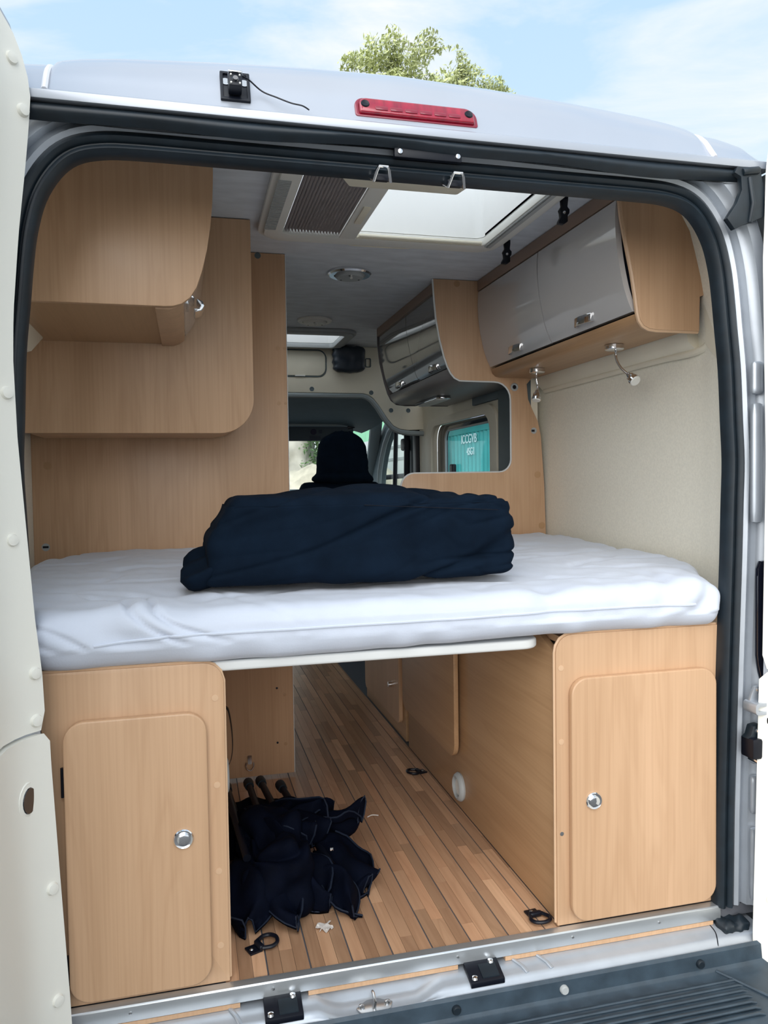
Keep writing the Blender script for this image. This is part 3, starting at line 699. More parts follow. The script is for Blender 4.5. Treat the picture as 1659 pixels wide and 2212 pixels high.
def lobe(base, tip, w, th, ph):
    B = Vector(base); T = Vector(tip); A = (T-B); L = A.length; A.normalize(); S = A.cross(Vector((0, 0, 1))).normalized(); U = S.cross(A)
    V, F = [], []; n, m = 16, 12
    for j in range(m+1):
        v = j/m; ww = w*(.75+.45*math.sin(v*PI*.75))*(math.sqrt(max(0, 1-((v-.6)/.4)**2)) if v > .6 else 1); tt = th*(1-.35*v)*(math.sqrt(max(0, 1-((v-.7)/.3)**2)) if v > .7 else 1)
        for i in range(n):
            a = 2*PI*i/n; q = B+A*L*v+S*math.cos(a)*ww+U*(math.sin(a)*tt+.35*tt*math.sin(2*math.cos(a)*2+ph))
            q += Vector((nz(q.x*18, q.y*18, ph), nz(q.x*18, q.y*18, ph+3), nz(q.x*18, q.y*18, ph+7)))*.008; q.z = max(q.z, .815); V.append(tuple(q))
    for j in range(m):
        for i in range(n): F.append((j*n+i, j*n+(i+1) % n, (j+1)*n+(i+1) % n, (j+1)*n+i))
    return V, F+[tuple(range(n)), tuple(range(m*n, (m+1)*n))]
obj('open_end', lobe((-.36, .235, .885), (-.505, .225, .838), .058, .034, .4), NAVYFAB, bag, angle=180)
obj('open_end', lobe((-.35, .36, .90), (-.50, .40, .862), .055, .030, 2.1), NAVYFAB, bag, angle=180)
obj('seam', tube([(x, .155-.002+.011*nz(x*2.2-1, .4, 7.1+x*2.2)-.006, 1.010-.022*((x+.1)/.4) if x > -.1 else 1.012) for x in [-.08+.012*i for i in range(29)]], .0011, 6), BLACKP, bag)

# rear left overhead locker
lk = thing('overhead_locker', 'maple overhead locker with a rounded lower edge in front of the wall cupboard', 'locker', (-.68, .55, 1.487))
endL = [(-.95, 1.488), (-.525, 1.487), (-.505, 1.4885), (-.485, 1.495), (-.466, 1.510), (-.450, 1.535), (-.437, 1.572), (-.424, 1.624), (-.415, 1.68), (-.409, 1.735), (-.406, 1.80), (-.405, 1.878), (-.86, 1.878), (-.90, 1.75), (-.95, 1.62)]
obj('end_panel', prism(endL, 'Y', .295, .312), W, lk, bevel=.002)
obj('bottom_panel', box(-.93, -.545, .313, .815, 1.489, 1.505), WX, lk)
obj('corner_rail', prism([(-.548, 1.483), (-.515, 1.483), (-.497, 1.489), (-.482, 1.500), (-.480, 1.51), (-.548, 1.51)], 'Y', .313, .815), W, lk, bevel=.003)
dpts = [(-.478, 1.515), (-.456, 1.545), (-.440, 1.59), (-.427, 1.65), (-.418, 1.72), (-.413, 1.80), (-.411, 1.86)]
dpts = [(p.x, p.y) for p in smooth_path([(a, b, 0) for a, b in dpts], 5)]
dl = obj('door', prism(dpts+[(x-.016, z) for x, z in reversed(dpts)], 'Y', .318, .812), TAUPE, lk)
obj('handle', join(prism([(-.452, 1.520), (-.436, 1.524), (-.428, 1.538), (-.432, 1.550), (-.448, 1.556), (-.444, 1.546), (-.438, 1.538), (-.442, 1.530), (-.456, 1.530)], 'Y', .50, .60)), CHROME, dl, bevel=.002)
# tall wall cupboard behind it
cb = thing('wall_cupboard', 'maple wall cupboard with a rounded lower corner beside the overhead locker', 'cupboard', (-.61, .98, 1.22))
obj('front_panel', prism(rrect(-.96, -.277, 1.221, 1.877, (.002, .002, .002, .105), 10), 'Y', .817, .835), W, cb, bevel=.002)
obj('bottom_panel', box(-.94, -.39, .836, 1.155, 1.225, 1.241), W, cb)
obj('side_panel', prism([(-.40, 1.2255), (-.36, 1.231), (-.32, 1.251), (-.292, 1.288), (-.283, 1.33), (-.283, 1.876), (-.297, 1.876), (-.297, 1.335), (-.305, 1.298), (-.33, 1.264), (-.365, 1.246), (-.40, 1.241)], 'Y', .836, 1.155), W, cb)
# bathroom partition panel
pt = thing('partition_panel', 'tall maple partition panel from floor to ceiling beside the seat', 'panel', (-.55, 1.17, 0))
obj('panel', box(-.985, -.1295, 1.160, 1.178, .012, 1.878), W, pt, bevel=.0015)
obj('edge_band', box(-.1293, -.1275, 1.159, 1.179, .012, 1.878), BOARD, pt)
for x, z, r in ((-.935, 1.134, .013), (-.16, 1.545, .007), (-.137, 1.545, .005), (-.16, 1.35, .007), (-.137, 1.35, .005), (-.16, .30, .006), (-.16, .12, .006)):
    obj('cover_cap', lathe([(r, 1.1605), (r, 1.159), (.0005, 1.1588)], (x, 0, z), 'Y', 16), PLUG, pt)
obj('cover_cap', lathe([(.011, 1.1605), (.011, 1.159), (.0005, 1.1588)], (-.225, 0, 1.868), 'Y', 16), GREYTRIM, pt)
for x, z in ((-.189, .127), (-.188, .326)): obj('screw_hole', lathe([(.004, 1.1605), (.004, 1.159), (.0005, 1.1588)], (x, 0, z), 'Y', 10), BLACKP, pt)
fc = obj('furniture_catch', join(lathe([(.013, 1.1605), (.013, 1.158), (.0005, 1.1575)], (-.948, 0, .862), 'Y', 16)), GREYP, pt)
obj('slot', box(-.957, -.939, 1.1565, 1.158, .859, .866), BLACKP, fc)

# right divider panel with window cut-out
dv = thing('divider_panel', 'maple divider panel with a rounded cut-out around the side window', 'panel', (.65, 1.385, 0))
arcc = lambda cx, cz, r, a0, a1, n=6: [(cx+r*math.cos(math.radians(a0+(a1-a0)*i/n)), cz+r*math.sin(math.radians(a0+(a1-a0)*i/n))) for i in range(n+1)]
outl = [(.494, 1.878), (.499, 1.80), (.506, 1.72), (.520, 1.64), (.538, 1.57), (.552, 1.53), (.566, 1.503), (.582, 1.485), (.603, 1.475)]+[(.70, 1.4735)]+arcc(.755, 1.401, .072, 90, 0)+[(.8275, 1.30)]+arcc(.772, 1.152, .055, 0, -90)+[(.60, 1.0965)]+arcc(.405, 1.041, .055, 90, 180)+[(.35, .9), (.35, .70), (.975, .70), (.978, .85), (.972, 1.05), (.958, 1.25), (.945, 1.31), (.920, 1.36), (.902, 1.40), (.896, 1.463), (.93, 1.5), (.93, 1.878)]
obj('panel', prism(outl, 'Y', 1.377, 1.393), W, dv, bevel=.0012)
oc = [(x, 1.385, z) for x, z in outl[:9]+[(.70, 1.4735)]+arcc(.755, 1.401, .072, 90, 0)+[(.8275, 1.30)]+arcc(.772, 1.152, .055, 0, -90)+[(.60, 1.0965)]+arcc(.405, 1.041, .055, 90, 180)+[(.35, .9)]]
obj('edge_band', tube(oc, .0055, 6), BOARD, dv)
for x, z, r in ((.942, 1.086, .014), (.960, .872, .014), (.593, 1.863, .013)): obj('cover_cap', lathe([(r, 1.3775), (r, 1.376), (.0005, 1.3757)], (x, 0, z), 'Y', 16), PLUG, dv)
fc = obj('furniture_catch', lathe([(.013, 1.3775), (.013, 1.375), (.0005, 1.3745)], (.926, 0, 1.27), 'Y', 16), GREYP, dv); obj('slot', box(.915, .928, 1.372, 1.3745, 1.265, 1.274), BLACKP, fc)
so = obj('socket', lathe([(.016, 1.3775), (.017, 1.374), (.013, 1.371), (.009, 1.373), (.008, 1.377)], (.840, 0, 1.450), 'Y', 20), GREYP, dv); obj('socket_hole', lathe([(.0085, 1.3765), (.0005, 1.376), (.0005, 1.3755)], (.840, 0, 1.450), 'Y', 16), BLACKP, so)

# right overhead lockers -------------------------------------------------------------------
CURVE = [(.684, 1.832), (.681, 1.79), (.682, 1.74), (.687, 1.69), (.696, 1.64), (.708, 1.59), (.722, 1.552), (.734, 1.529)]
def dense(c, n=6): return [(p.x, p.y) for p in (q.to_2d() for q in smooth_path([(a, b, 0) for a, b in c], n))]
def bow_handle(parent, y, curve, dx=0):
    z = 1.553; x = interp(sorted([(b, a) for a, b in curve]), z)+dx
    return obj('handle', join(
        prism([(y-.055, x-.003), (y-.055, x-.012), (y-.04, x-.020), (y, x-.024), (y+.04, x-.020), (y+.055, x-.012), (y+.055, x-.003), (y+.05, x-.006), (y+.04, x-.014), (y, x-.018), (y-.04, x-.014), (y-.05, x-.006)], 'Z', z-.011, z+.011)), CHROME, parent, bevel=.0015)
def fix_yx(vf): return [(b, a, c) for a, b, c in vf[0]], vf[1]
def handle(parent, y, curve):
    z = 1.553; x = interp(sorted([(b, a) for a, b in curve]), z)
    o = [(y-.052, x+.004), (y-.052, x-.010), (y-.036, x-.017), (y, x-.021), (y+.036, x-.017), (y+.052, x-.010), (y+.052, x+.004), (y+.046, x+.004), (y+.044, x-.006), (y+.034, x-.012), (y, x-.016), (y-.034, x-.012), (y-.044, x-.006), (y-.046, x+.004)]
    return obj('handle', fix_yx(prism(o, 'Z', z-.013, z+.013)), CHROME, parent, bevel=.0015)
ol = thing('overhead_locker', 'overhead locker with two glossy taupe doors and maple end panel above the reading lamps', 'locker', (.82, .83, 1.47))
endR = [(.684, 1.878), (.684, 1.83), (.686, 1.76), (.700, 1.70), (.719, 1.66), (.733, 1.59), (.741, 1.52), (.744, 1.503), (.755, 1.487), (.775, 1.479), (.80, 1.4765), (.933, 1.4765), (.935, 1.574), (.972, 1.586), (.958, 1.70), (.935, 1.80), (.91, 1.878)]
endR = [(.686, 1.878), (.686, 1.83), (.692, 1.78), (.702, 1.73), (.713, 1.68), (.724, 1.63), (.734, 1.57), (.741, 1.52), (.746, 1.502), (.757, 1.487), (.775, 1.479), (.80, 1.4765), (.933, 1.4765), (.935, 1.574), (.967, 1.584), (.955, 1.70), (.935, 1.80), (.91, 1.878)]
obj('end_panel', prism(endR, 'Y', .298, .316), W, ol, bevel=.002)
obj('edge_band', tube([(x, .307, z) for x, z in endR[:13]], .0065, 6), WE, ol)
obj('top_rail', box(.681, .697, .317, 1.375, 1.836, 1.878), GREYLT if False else mat('brown_rail', (.30, .205, .155), .45), ol, bevel=.001)
obj('bottom_rail', prism([(.737, 1.521), (.742, 1.504), (.755, 1.492), (.775, 1.4875), (.93, 1.487), (.93, 1.497), (.76, 1.505), (.752, 1.521)], 'Y', .317, 1.375), WX, ol, bevel=.001)
obj('door_shadow_gap', prism([(a+.020, b) for a, b in CURVE]+[(a+.026, b-.003) for a, b in reversed(CURVE)], 'Y', .318, 1.374), BLACKP, ol)  # black sheet behind the doors, standing in for shade
for y0, y1, hy in ((.319, .813, .565), (.819, 1.374, 1.085)):
    d = obj('door', prism(dense(CURVE)+[(a+.017, b) for a, b in reversed(dense(CURVE))], 'Y', y0, y1), TAUPE, ol)
    handle(d, hy, CURVE)
obj('door_gap_shade', prism([(a+.004, b) for a, b in dense(CURVE)]+[(a+.02, b) for a, b in reversed(dense(CURVE))], 'Y', .812, .820), BLACKP, ol)  # black strip paints the shade between the two doors
# reading lamps
for i, (x, y, path, lab) in enumerate(((.817, 1.11, [(.815, 1.11, 1.475), (.813, 1.108, 1.45), (.817, 1.105, 1.42), (.812, 1.10, 1.398)], 'chrome gooseneck reading lamp pointing straight down, next to the divider panel'),
                                       (.84, .594, [(.845, .594, 1.472), (.842, .585, 1.44), (.85, .57, 1.41), (.862, .545, 1.385)], 'chrome gooseneck reading lamp bent outwards under the near locker door'))):
    rl = thing('reading_lamp', lab, 'lamp', (x, y, 1.37), 'reading lamps under the taupe locker')
    obj('base', lathe([(.001, 1.470), (.026, 1.470), (.030, 1.473), (.030, 1.486)], (x, y, 0), 'Z', 28), CHROME, rl)
    obj('gooseneck', tube(smooth_path(path, 6), .0042, 10), CHROME, rl)
    e = Vector(path[-1]); a = (e-Vector(path[-2])).normalized()
    if i == 1: a = Vector((.15, -.75, -.6)).normalized()
    hd = obj('lamp_head', tube([tuple(e-a*.006), tuple(e+a*.004), tuple(e+a*.008), tuple(e+a*.022), tuple(e+a*.024), tuple(e+a*.034)], [.007, .009, .014, .016, .018, .018], 18), CHROME, rl)
    obj('lens', tube([tuple(e+a*.034), tuple(e+a*.037)], [.0165, .015], 18), WHITEP, hd)
# two black door stays hanging from the ceiling
for i, (y, lab) in enumerate(((.449, 'black strap clip hanging from the ceiling at the near corner of the skylight'), (.865, 'black strap clip hanging from the ceiling at the far corner of the skylight'))):
    h = thing('strap_clip', lab, 'clip', (.587, y, 1.80), 'strap clips on the ceiling')
    obj('foot', prism([(.566, y-.012), (.60, y-.014), (.606, y), (.60, y+.014), (.566, y+.012)], 'Z', 1.873, 1.8795), BLACKP, h, bevel=.002)
    obj('arm', prism([(.582, 1.875), (.604, 1.875), (.601, 1.85), (.608, 1.843), (.607, 1.832), (.602, 1.826), (.602, 1.808), (.590, 1.800), (.572, 1.801), (.573, 1.808), (.580, 1.82), (.579, 1.832), (.576, 1.84), (.584, 1.852)], 'Y', y-.008, y+.008), BLACKP, h, bevel=.003)
    obj('stud', lathe([(.001, y-.011), (.004, y-.010), (.005, y-.008)], (.59, 0, 1.833), 'Y', 10), CHROME, h)

# far overhead locker beyond the divider
CF = [(.512, 1.835), (.512, 1.79), (.517, 1.74), (.527, 1.68), (.540, 1.62), (.553, 1.575), (.562, 1.553), (.573, 1.535)]
CF = [(a+.004, b) for a, b in CF]
fl = thing('overhead_locker', 'overhead locker with two mirror-dark glossy doors beyond the divider panel', 'locker', (.7, 2.0, 1.47))
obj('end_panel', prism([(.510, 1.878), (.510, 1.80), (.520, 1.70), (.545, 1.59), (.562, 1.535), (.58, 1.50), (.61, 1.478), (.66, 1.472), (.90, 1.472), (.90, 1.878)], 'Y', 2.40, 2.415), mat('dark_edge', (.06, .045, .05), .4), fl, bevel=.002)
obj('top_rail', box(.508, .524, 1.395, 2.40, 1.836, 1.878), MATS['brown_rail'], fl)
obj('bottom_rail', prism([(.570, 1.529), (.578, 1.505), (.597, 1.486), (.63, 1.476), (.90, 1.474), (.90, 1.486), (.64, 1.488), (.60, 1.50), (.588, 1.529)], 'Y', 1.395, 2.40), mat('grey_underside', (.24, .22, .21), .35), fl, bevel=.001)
for y0, y1, hy in ((1.396, 1.865, 1.60), (1.871, 2.398, 2.16)):
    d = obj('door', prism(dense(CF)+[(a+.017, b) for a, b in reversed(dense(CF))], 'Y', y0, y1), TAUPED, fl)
    handle(d, hy, CF)
obj('door_gap_shade', prism([(a+.003, b) for a, b in dense(CF)]+[(a+.02, b) for a, b in reversed(dense(CF))], 'Y', 1.864, 1.872), BLACKP, fl)  # solid black strip in place of shade between the far doors
obj('spacer', box(.60, .88, 1.40, 2.398, 1.55, 1.565), BLACKP, fl)
ul = thing('strip_light', 'slim chrome-edged strip light under the far dark locker', 'light', (.72, 2.1, 1.46))
obj('housing', prism(rrect(.685, .765, 1.93, 2.33, .035, 5), 'Z', 1.462, 1.4735), CHROME, ul, bevel=.003)
obj('diffuser', prism(rrect(.695, .755, 1.96, 2.30, .028, 5), 'Z', 1.458, 1.4625), WHITEP, ul, bevel=.002)

# ------------------------------------------------------------------ ceiling fittings
def downlight(x, y, m, lab, r=.085):
    d = thing('downlight', lab, 'ceiling light', (x, y, 1.86), 'round ceiling lights')
    obj('bezel', lathe([(r, 1.879), (r, 1.872), (r*.93, 1.866), (r*.72, 1.866), (r*.68, 1.874)], (x, y, 0), 'Z', 36), m, d)
    df = obj('diffuser', lathe([(r*.67, 1.876), (r*.66, 1.862), (r*.60, 1.856), (.001, 1.854)], (x, y, 0), 'Z', 32), GREYP if m is CHROME else WHITEP, d)
    for a in range(3): obj('screw', lathe([(.004, 1.858), (.004, 1.8545), (.0005, 1.854)], (x+.04*math.cos(a*2.1+.3), y+.04*math.sin(a*2.1+.3), 0), 'Z', 8), BLACKP, df)
    obj('pull_switch', lathe([(.003, 1.856), (.003, 1.848), (.0055, 1.846), (.006, 1.842), (.001, 1.839)], (x-.005, y-.055, 0), 'Z', 10), WHITEP, d)
downlight(.146, 1.355, CHROME, 'round chrome-rimmed ceiling light between the skylight and the partition')
downlight(.149, 2.236, WHITEP, 'round white ceiling light beside the far roof hatch', .086)

def skylight(name, lab, fr, hole, big):
    x0, x1, y0, y1 = fr; hx0, hx1, hy0, hy1 = hole
    s = thing(name, lab, 'skylight', ((x0+x1)/2, (y0+y1)/2, 1.85))
    n = 8
    obj('frame', join(ring(rrect(x0, x1, y0, y1, .085, n), rrect(x0+.02, x1-.02, y0+.02, y1-.02, .07, n), 'Z', 1.862, 1.879),
                      ring(rrect(x0+.018, x1-.018, y0+.018, y1-.018, .07, n), rrect(hx0, hx1, hy0, hy1, .03, n), 'Z', 1.852, 1.879)), WHITEP if big else GREYP, s, bevel=.004)
    obj('well', ring(rrect(hx0-.012, hx1+.012, hy0-.012, hy1+.012, .035, n), rrect(hx0, hx1, hy0, hy1, .03, n), 'Z', 1.8795, 2.05), mat('white_well', (.92, .92, .90), .5), s)
    obj('dome_pane', grid(lambda u, v: (hx0-.03+(hx1-hx0+.06)*u, hy0-.03+(hy1-hy0+.06)*v, 2.05+.03*math.sin(u*PI)**.6*math.sin(v*PI)**.6), 16, 16), PANE, s)
    return s
sk1 = skylight('skylight', 'large rectangular skylight with half-drawn pleated blind and cream frame', (-.25, .575, .225, .945), (-.175, .50, .30, .86), True)
# pleated blind, slide bar, tracks, grip
bl0, bl1 = -.172, .008
def pleat(u, v):
    k = u*36; return (bl0+(bl1-bl0)*u, .302+.556*v, 1.866+.006*(1 if int(round(k)) % 2 else -1))
obj('pleated_blind', grid(pleat, 36, 2), PLEAT, sk1, smooth=False)
obj('slide_bar', prism([(.008, 1.850), (.062, 1.850), (.058, 1.872), (.012, 1.872)], 'Y', .303, .858), WHITEP, sk1, bevel=.003)
obj('bar_grip', prism([(.024, 1.846), (.046, 1.846), (.044, 1.852), (.026, 1.852)], 'Y', .56, .70), CREAM, sk1, bevel=.0015)
obj('vent_grille', join(*[box(-.235, -.20, .42+.011*k, .4265+.011*k, 1.8485, 1.853) for k in range(36)]), GREYP, sk1)
obj('side_track', join(box(.512, .526, .31, .85, 1.846, 1.853), box(.505, .51, .31, .85, 1.848, 1.853)), GREYP, sk1)
obj('far_track', join(box(.065, .495, .845, .856, 1.853, 1.866), tube([(.07, .838, 1.858), (.49, .838, 1.858)], .005, 8)), CREAM, sk1)
obj('crank_cover', prism([(-.135, .225), (-.06, .362), (.235, .362), (.262, .225)], 'Z', 1.826, 1.852), CREAM, sk1, bevel=.006)
obj('front_pull', tube(smooth_path([(.05, .925, 1.858), (.07, .935, 1.857), (.15, .938, 1.857), (.25, .935, 1.857), (.28, .922, 1.858)], 5), .004, 6), CREAM, sk1)
sk2 = skylight('roof_hatch', 'small bright roof hatch near the cab', (-.36, .42, 2.44, 2.93), (-.30, .355, 2.50, 2.87), False)

# ------------------------------------------------------------------ bulkhead, cab, sliding door
wf = [(-.985, 1.878), (.93, 1.878), (.985, 1.7), (.985, 1.395), (.93, 1.385), (.83, 1.38), (.775, 1.388), (.735, 1.408), (.70, 1.447), (.645, 1.53), (.612, 1.572), (.585, 1.592), (.55, 1.60), (-.55, 1.60), (-.60, 1.58), (-.70, 1.447), (-.985, 1.38)]
wall_front = struct('wall_front', prism(wf, 'Y', 2.945, 2.985), CREAM, 'cream moulded bulkhead above the cab', bevel=.008)
ck = obj('locker_flap', prism(rrect(-.35, .322, 1.700, 1.845, .045, 6), 'Y', 2.938, 2.946), CREAM, wall_front, bevel=.003)
obj('flap_gap', tube([(x, 2.944, z) for x, z in rrect(-.355, .327, 1.695, 1.85, .048, 6)], .004, 6, closed=True), GREYTRIM, wall_front)
obj('flap_latch', box(.14, .20, 2.934, 2.94, 1.695, 1.702), WHITEP, ck)
for x, z in ((.24, 1.622), (.60, 1.605), (.722, 1.50), (.83, 1.50)): obj('screw_well', lathe([(.014, 2.9455), (.013, 2.943), (.008, 2.944), (.0005, 2.9445)], (x, 0, z), 'Y', 14), GREYTRIM, wall_front)
obj('vent_slot', ring(rrect(.565, .60, 1.755, 1.81, .008, 3), rrect(.570, .595, 1.760, 1.805, .006, 3), 'Y', 2.938, 2.946), GREYTRIM, wall_front)
arch = [(.94, 2.95, 1.36), (.84, 2.95, 1.362), (.775, 2.95, 1.370), (.728, 2.95, 1.392), (.69, 2.95, 1.434), (.635, 2.95, 1.517), (.600, 2.95, 1.558), (.575, 2.95, 1.575), (.545, 2.95, 1.584), (-.55, 2.95, 1.584), (-.69, 2.95, 1.434), (-.94, 2.95, 1.37)]
obj('arch_trim', tube(arch, .016, 8), GREYLT, wall_front)
cush = tag(obj('cushion', roundbox(.360, .552, 2.865, 2.935, 1.722, 1.872, .03, 16, 8, 14, lambda p, n: p+n*(.006*nz(p.x*30, p.y*20, p.z*26)+.01*math.exp(-((p.x-.36)/.02)**2)*math.sin(p.z*160)*.4)+Vector((0, 0, -.008*math.exp(-((p.x-.456)/.05)**2) if p.z < 1.75 else 0))), mat('dark_leatherette', (.02, .03, .045), .42, bump=.1, bscale=120), None, angle=180), 'dark padded cushion strapped high on the cream bulkhead', 'cushion')

cab = struct('trim_5', join(
    grid(lambda u, v: (-.80+1.6*u, 2.985+1.15*v, 1.585-.06*math.sin(v*PI)*.4-.10*v-.045*max(0, (abs(u-.5)-.36)/.14)**1.6), 28, 14),
    grid(lambda u, v: (-.80+1.6*u, 4.0+.12*v, 1.485-.03*v), 10, 2)), GREYTRIM, 'dark grey moulded headliner of the cab')
vis = tag(obj('sun_visor', prism(rrect(.10, .70, 1.372, 1.475, (.02, .02, .02, .05), 5), 'Y', 3.955, 3.985), VISOR, None, bevel=.01), 'dark sun visor with warning sticker folded down in the cab', 'visor')
obj('visor_arm', tube([(.66, 3.96, 1.468), (.70, 3.95, 1.475), (.72, 3.96, 1.49)], .012, 8), BLACKP, vis)
stk = obj('warning_sticker', join(prism(circ(.405, 1.437, .022, 20), 'Y', 3.953, 3.955)), STICK, vis)
obj('sticker_text', join(*[box(.375, .455, 3.953, 3.955, 1.405-.008*k, 1.408-.008*k) for k in range(4)], *[box(.442, .468, 3.953, 3.955, 1.428+.009*k, 1.432+.009*k) for k in range(3)]), STICK, vis)

# sliding door with its window
def win_ring(o, i): return o, i
so_ = rrect(1.40, 3.03, .0, 1.60, .04, 8); si_ = rrect(1.80, 2.77, .98, 1.395, .10, 8)
door_3 = struct('door_3', ring(so_, si_, 'X', .925, .955), CREAM, 'cream inner panel of the sliding side door')
obj('window_surround', ring(rrect(1.74, 2.86, .93, 1.43, .12, 8), rrect(1.83, 2.75, 1.0, 1.385, .09, 8), 'X', .908, .93), CREAM, door_3, bevel=.006)
obj('door_pillar_cover', box(.90, .926, 1.40, 1.70, .70, 1.60), GREYTRIM, door_3, bevel=.004)
obj('upper_cover', box(.906, .926, 1.70, 2.05, 1.44, 1.60), GREYTRIM, door_3, bevel=.004)
obj('shut_seal', box(.90, .955, 3.035, 3.10, .0, 1.60), BLACKP, door_3, bevel=.006)
window_1 = struct('window_1', ring(rrect(1.81, 2.76, .99, 1.39, .095, 8), rrect(1.88, 2.62, 1.05, 1.358, .06, 8), 'X', .955, .972), DARKGLASS, 'side window with a black border in the sliding door')
obj('pane', prism(rrect(1.87, 2.63, 1.04, 1.362, .05, 6), 'X', .962, .966), GLASST, window_1)
obj('pane_edge', tube([(.955, y, z) for y, z in rrect(1.885, 2.615, 1.055, 1.353, .06, 6)], .006, 6, closed=True), GREYP, window_1)
obj('catch', join(roundbox(.935, .96, 2.44, 2.50, 1.10, 1.16, .008, 4, 6, 6), roundbox(.94, .958, 1.84, 1.90, 1.09, 1.13, .006, 4, 4, 4)), BLACKP, window_1)

# passenger door and window frame
pw_in = [(4.13, 1.0), (4.13, 1.06), (4.10, 1.15), (4.03, 1.25), (3.93, 1.35), (3.80, 1.43), (3.66, 1.475), (3.50, 1.485), (3.38, 1.47), (3.34, 1.42), (3.34, 1.2), (3.34, 1.0)]
pw_out = [(4.60, .30), (4.40, 1.02), (4.34, 1.18), (4.22, 1.32), (4.06, 1.44), (3.88, 1.53), (3.68, 1.57), (3.48, 1.58), (3.2, 1.575), (3.12, 1.5), (3.12, 1.1), (3.12, .30)]
door_4 = struct('door_4', ring(pw_out, pw_in, 'X', .93, .985), GREYTRIM, 'grey cab door with curved window frame', bevel=.006)
obj('window_seal', tube([(.93, y, z) for y, z in pw_in], .018, 8), GREYLT, door_4)
obj('quarter_bar', tube([(.96, 3.72, 1.46), (.965, 3.80, 1.0)], .016, 8), BLACKP, door_4)
obj('belt_mount', join(roundbox(.88, .925, 3.24, 3.31, 1.37, 1.42, .012, 4, 4, 4), tube([(.905, 3.25, 1.40), (.905, 3.25, 1.30), (.90, 3.25, 1.05)], .020, 8), roundbox(.88, .925, 3.24, 3.33, 1.27, 1.35, .012, 4, 4, 4)), BLACKP, door_4)
window_2 = struct('window_2', prism(pw_in, 'X', .966, .970), GLASS, 'clear side window of the cab door')
window_3 = struct('window_3', grid(lambda u, v: (-.9+1.8*u, 4.12+.72*v-.12*(2*u-1)**2, 1.50-.56*v), 12, 8), GLASS, 'clear sloping windscreen of the cab')
obj('pillar_trim', tube(smooth_path([(.86, 3.90, 1.52), (.885, 4.05, 1.42), (.91, 4.25, 1.26), (.935, 4.5, 1.02), (.95, 4.65, .9)], 5), .045, 10, flat=.7), GREYLT, window_3)
dash = struct('trim_6', join(roundbox(-.92, .90, 4.05, 4.75, .55, 1.02, .06, 16, 8, 8), roundbox(-.2, .3, 3.92, 4.1, .4, .9, .05, 8, 4, 6)), GREYTRIM, 'dark grey dashboard under the windscreen')
mir = thing('door_mirror', 'black outside mirror seen through the cab side window', 'mirror', (1.15, 4.3, 1.05))
obj('shell', roundbox(1.20, 1.38, 4.28, 4.40, 1.06, 1.44, .04, 8, 6, 10), BLACKP, mir); obj('mirror_glass', prism(rrect(1.22, 1.36, 1.08, 1.42, .03, 4), 'Y', 4.274, 4.28), DARKGLASS, mir); obj('mirror_arm', tube([(.97, 4.33, 1.10), (1.24, 4.33, 1.12)], .02, 8), BLACKP, mir)

# cab seat
st = thing('cab_seat', 'passenger seat with a rounded headrest in a black cover', 'seat', (.42, 3.0, 0))
def head_fn(p, n):
    t = (p.z-1.08)/.295
    w = interp([(0, 1.30), (.08, 1.18), (.2, 1.03), (.45, 1.0), (.72, .93), (.88, .76), (1.0, .40)], max(0, min(1, t)))
    cx = .43
    return Vector((cx+(p.x-cx)*w, p.y, p.z+.006*nz(p.x*20, p.y*14, p.z*22)))+n*(.004*nz(p.x*30, p.z*45, 1)-.006*math.exp(-((p.z-1.12)/.012)**2))
obj('headrest', roundbox(.275, .585, 2.96, 3.08, 1.06, 1.377, .05, 22, 8, 24, head_fn), NAVYFAB, st, angle=180)
obj('backrest', roundbox(.17, .67, 2.97, 3.12, .45, 1.072, .05, 16, 6, 16), NAVYFAB, st, angle=180)
obj('seat_cushion', roundbox(.17, .67, 3.02, 3.55, .33, .50, .05, 12, 12, 6), NAVYFAB, st, angle=180)
obj('pedestal', box(.22, .62, 3.05, 3.50, .0, .33), GREYTRIM, st, bevel=.01)
# kitchen block that stands beyond the right base cabinet
kb = thing('kitchen_unit', 'low kitchen unit beyond the side hatch in the shaded aisle', 'cabinet', (.65, 1.75, 0))
obj('carcass', box(.36, .90, 1.40, 2.12, .0, .90), WX, kb, bevel=.002)
obj('worktop', box(.345, .90, 1.398, 2.14, .901, .93), GREYTRIM, kb, bevel=.004)
dd = obj('door', prism(rrect(1.44, 2.08, .06, .82, .03, 4), 'X', .343, .359), W, kb, bevel=.002); obj('knob', lathe([(.001, -.018+.343), (.012, -.016+.343), (.012, .343)], (0, 1.56, .20), 'X', 14), CHROME, dd)

# ------------------------------------------------------------------ under-bed things
def tie(x, y, ang, lab, open_=0.0):
    t = thing('tie_down_ring', lab, 'tie-down ring', (x, y, 0), 'tie-down rings on the floor')
    R = Matrix.Rotation(ang, 3, 'Z'); c = Vector((x, y, 0))
    def tr(vf): return [tuple(c+R @ Vector(p)) for p in vf[0]], vf[1]
    obj('base', tr(join(box(-.016, .016, -.014, .016, .0005, .005), roundbox(-.017, .017, -.020, -.006, .003, .015, .005, 6, 4, 4))), BLACKP, t, bevel=.001)
    ringp = [(-.015, -.014, .009), (-.020, -.024, .009), (-.024, -.036, .010), (-.018, -.050, .011), (0, -.057, .012), (.018, -.050, .011), (.024, -.036, .010), (.020, -.024, .009), (.015, -.014, .009)]
    obj('ring', tr(tube(smooth_path(ringp, 4), .0046, 8)), BLACKP, t)
    obj('screw', tr(lathe([(.0005, .008), (.003, .007), (.005, .005)], (0, .006, 0), 'Z', 10), ), STEEL, t)
tie(.312, .088, .1, 'black tie-down ring at the front corner of the cabinet with the side hatch')
tie(-.36, .122, 1.95, 'black tie-down ring in front of the folded chair, near the threshold')
tie(.322, 1.06, -1.3, 'black tie-down ring in the shaded aisle beside the side hatch')
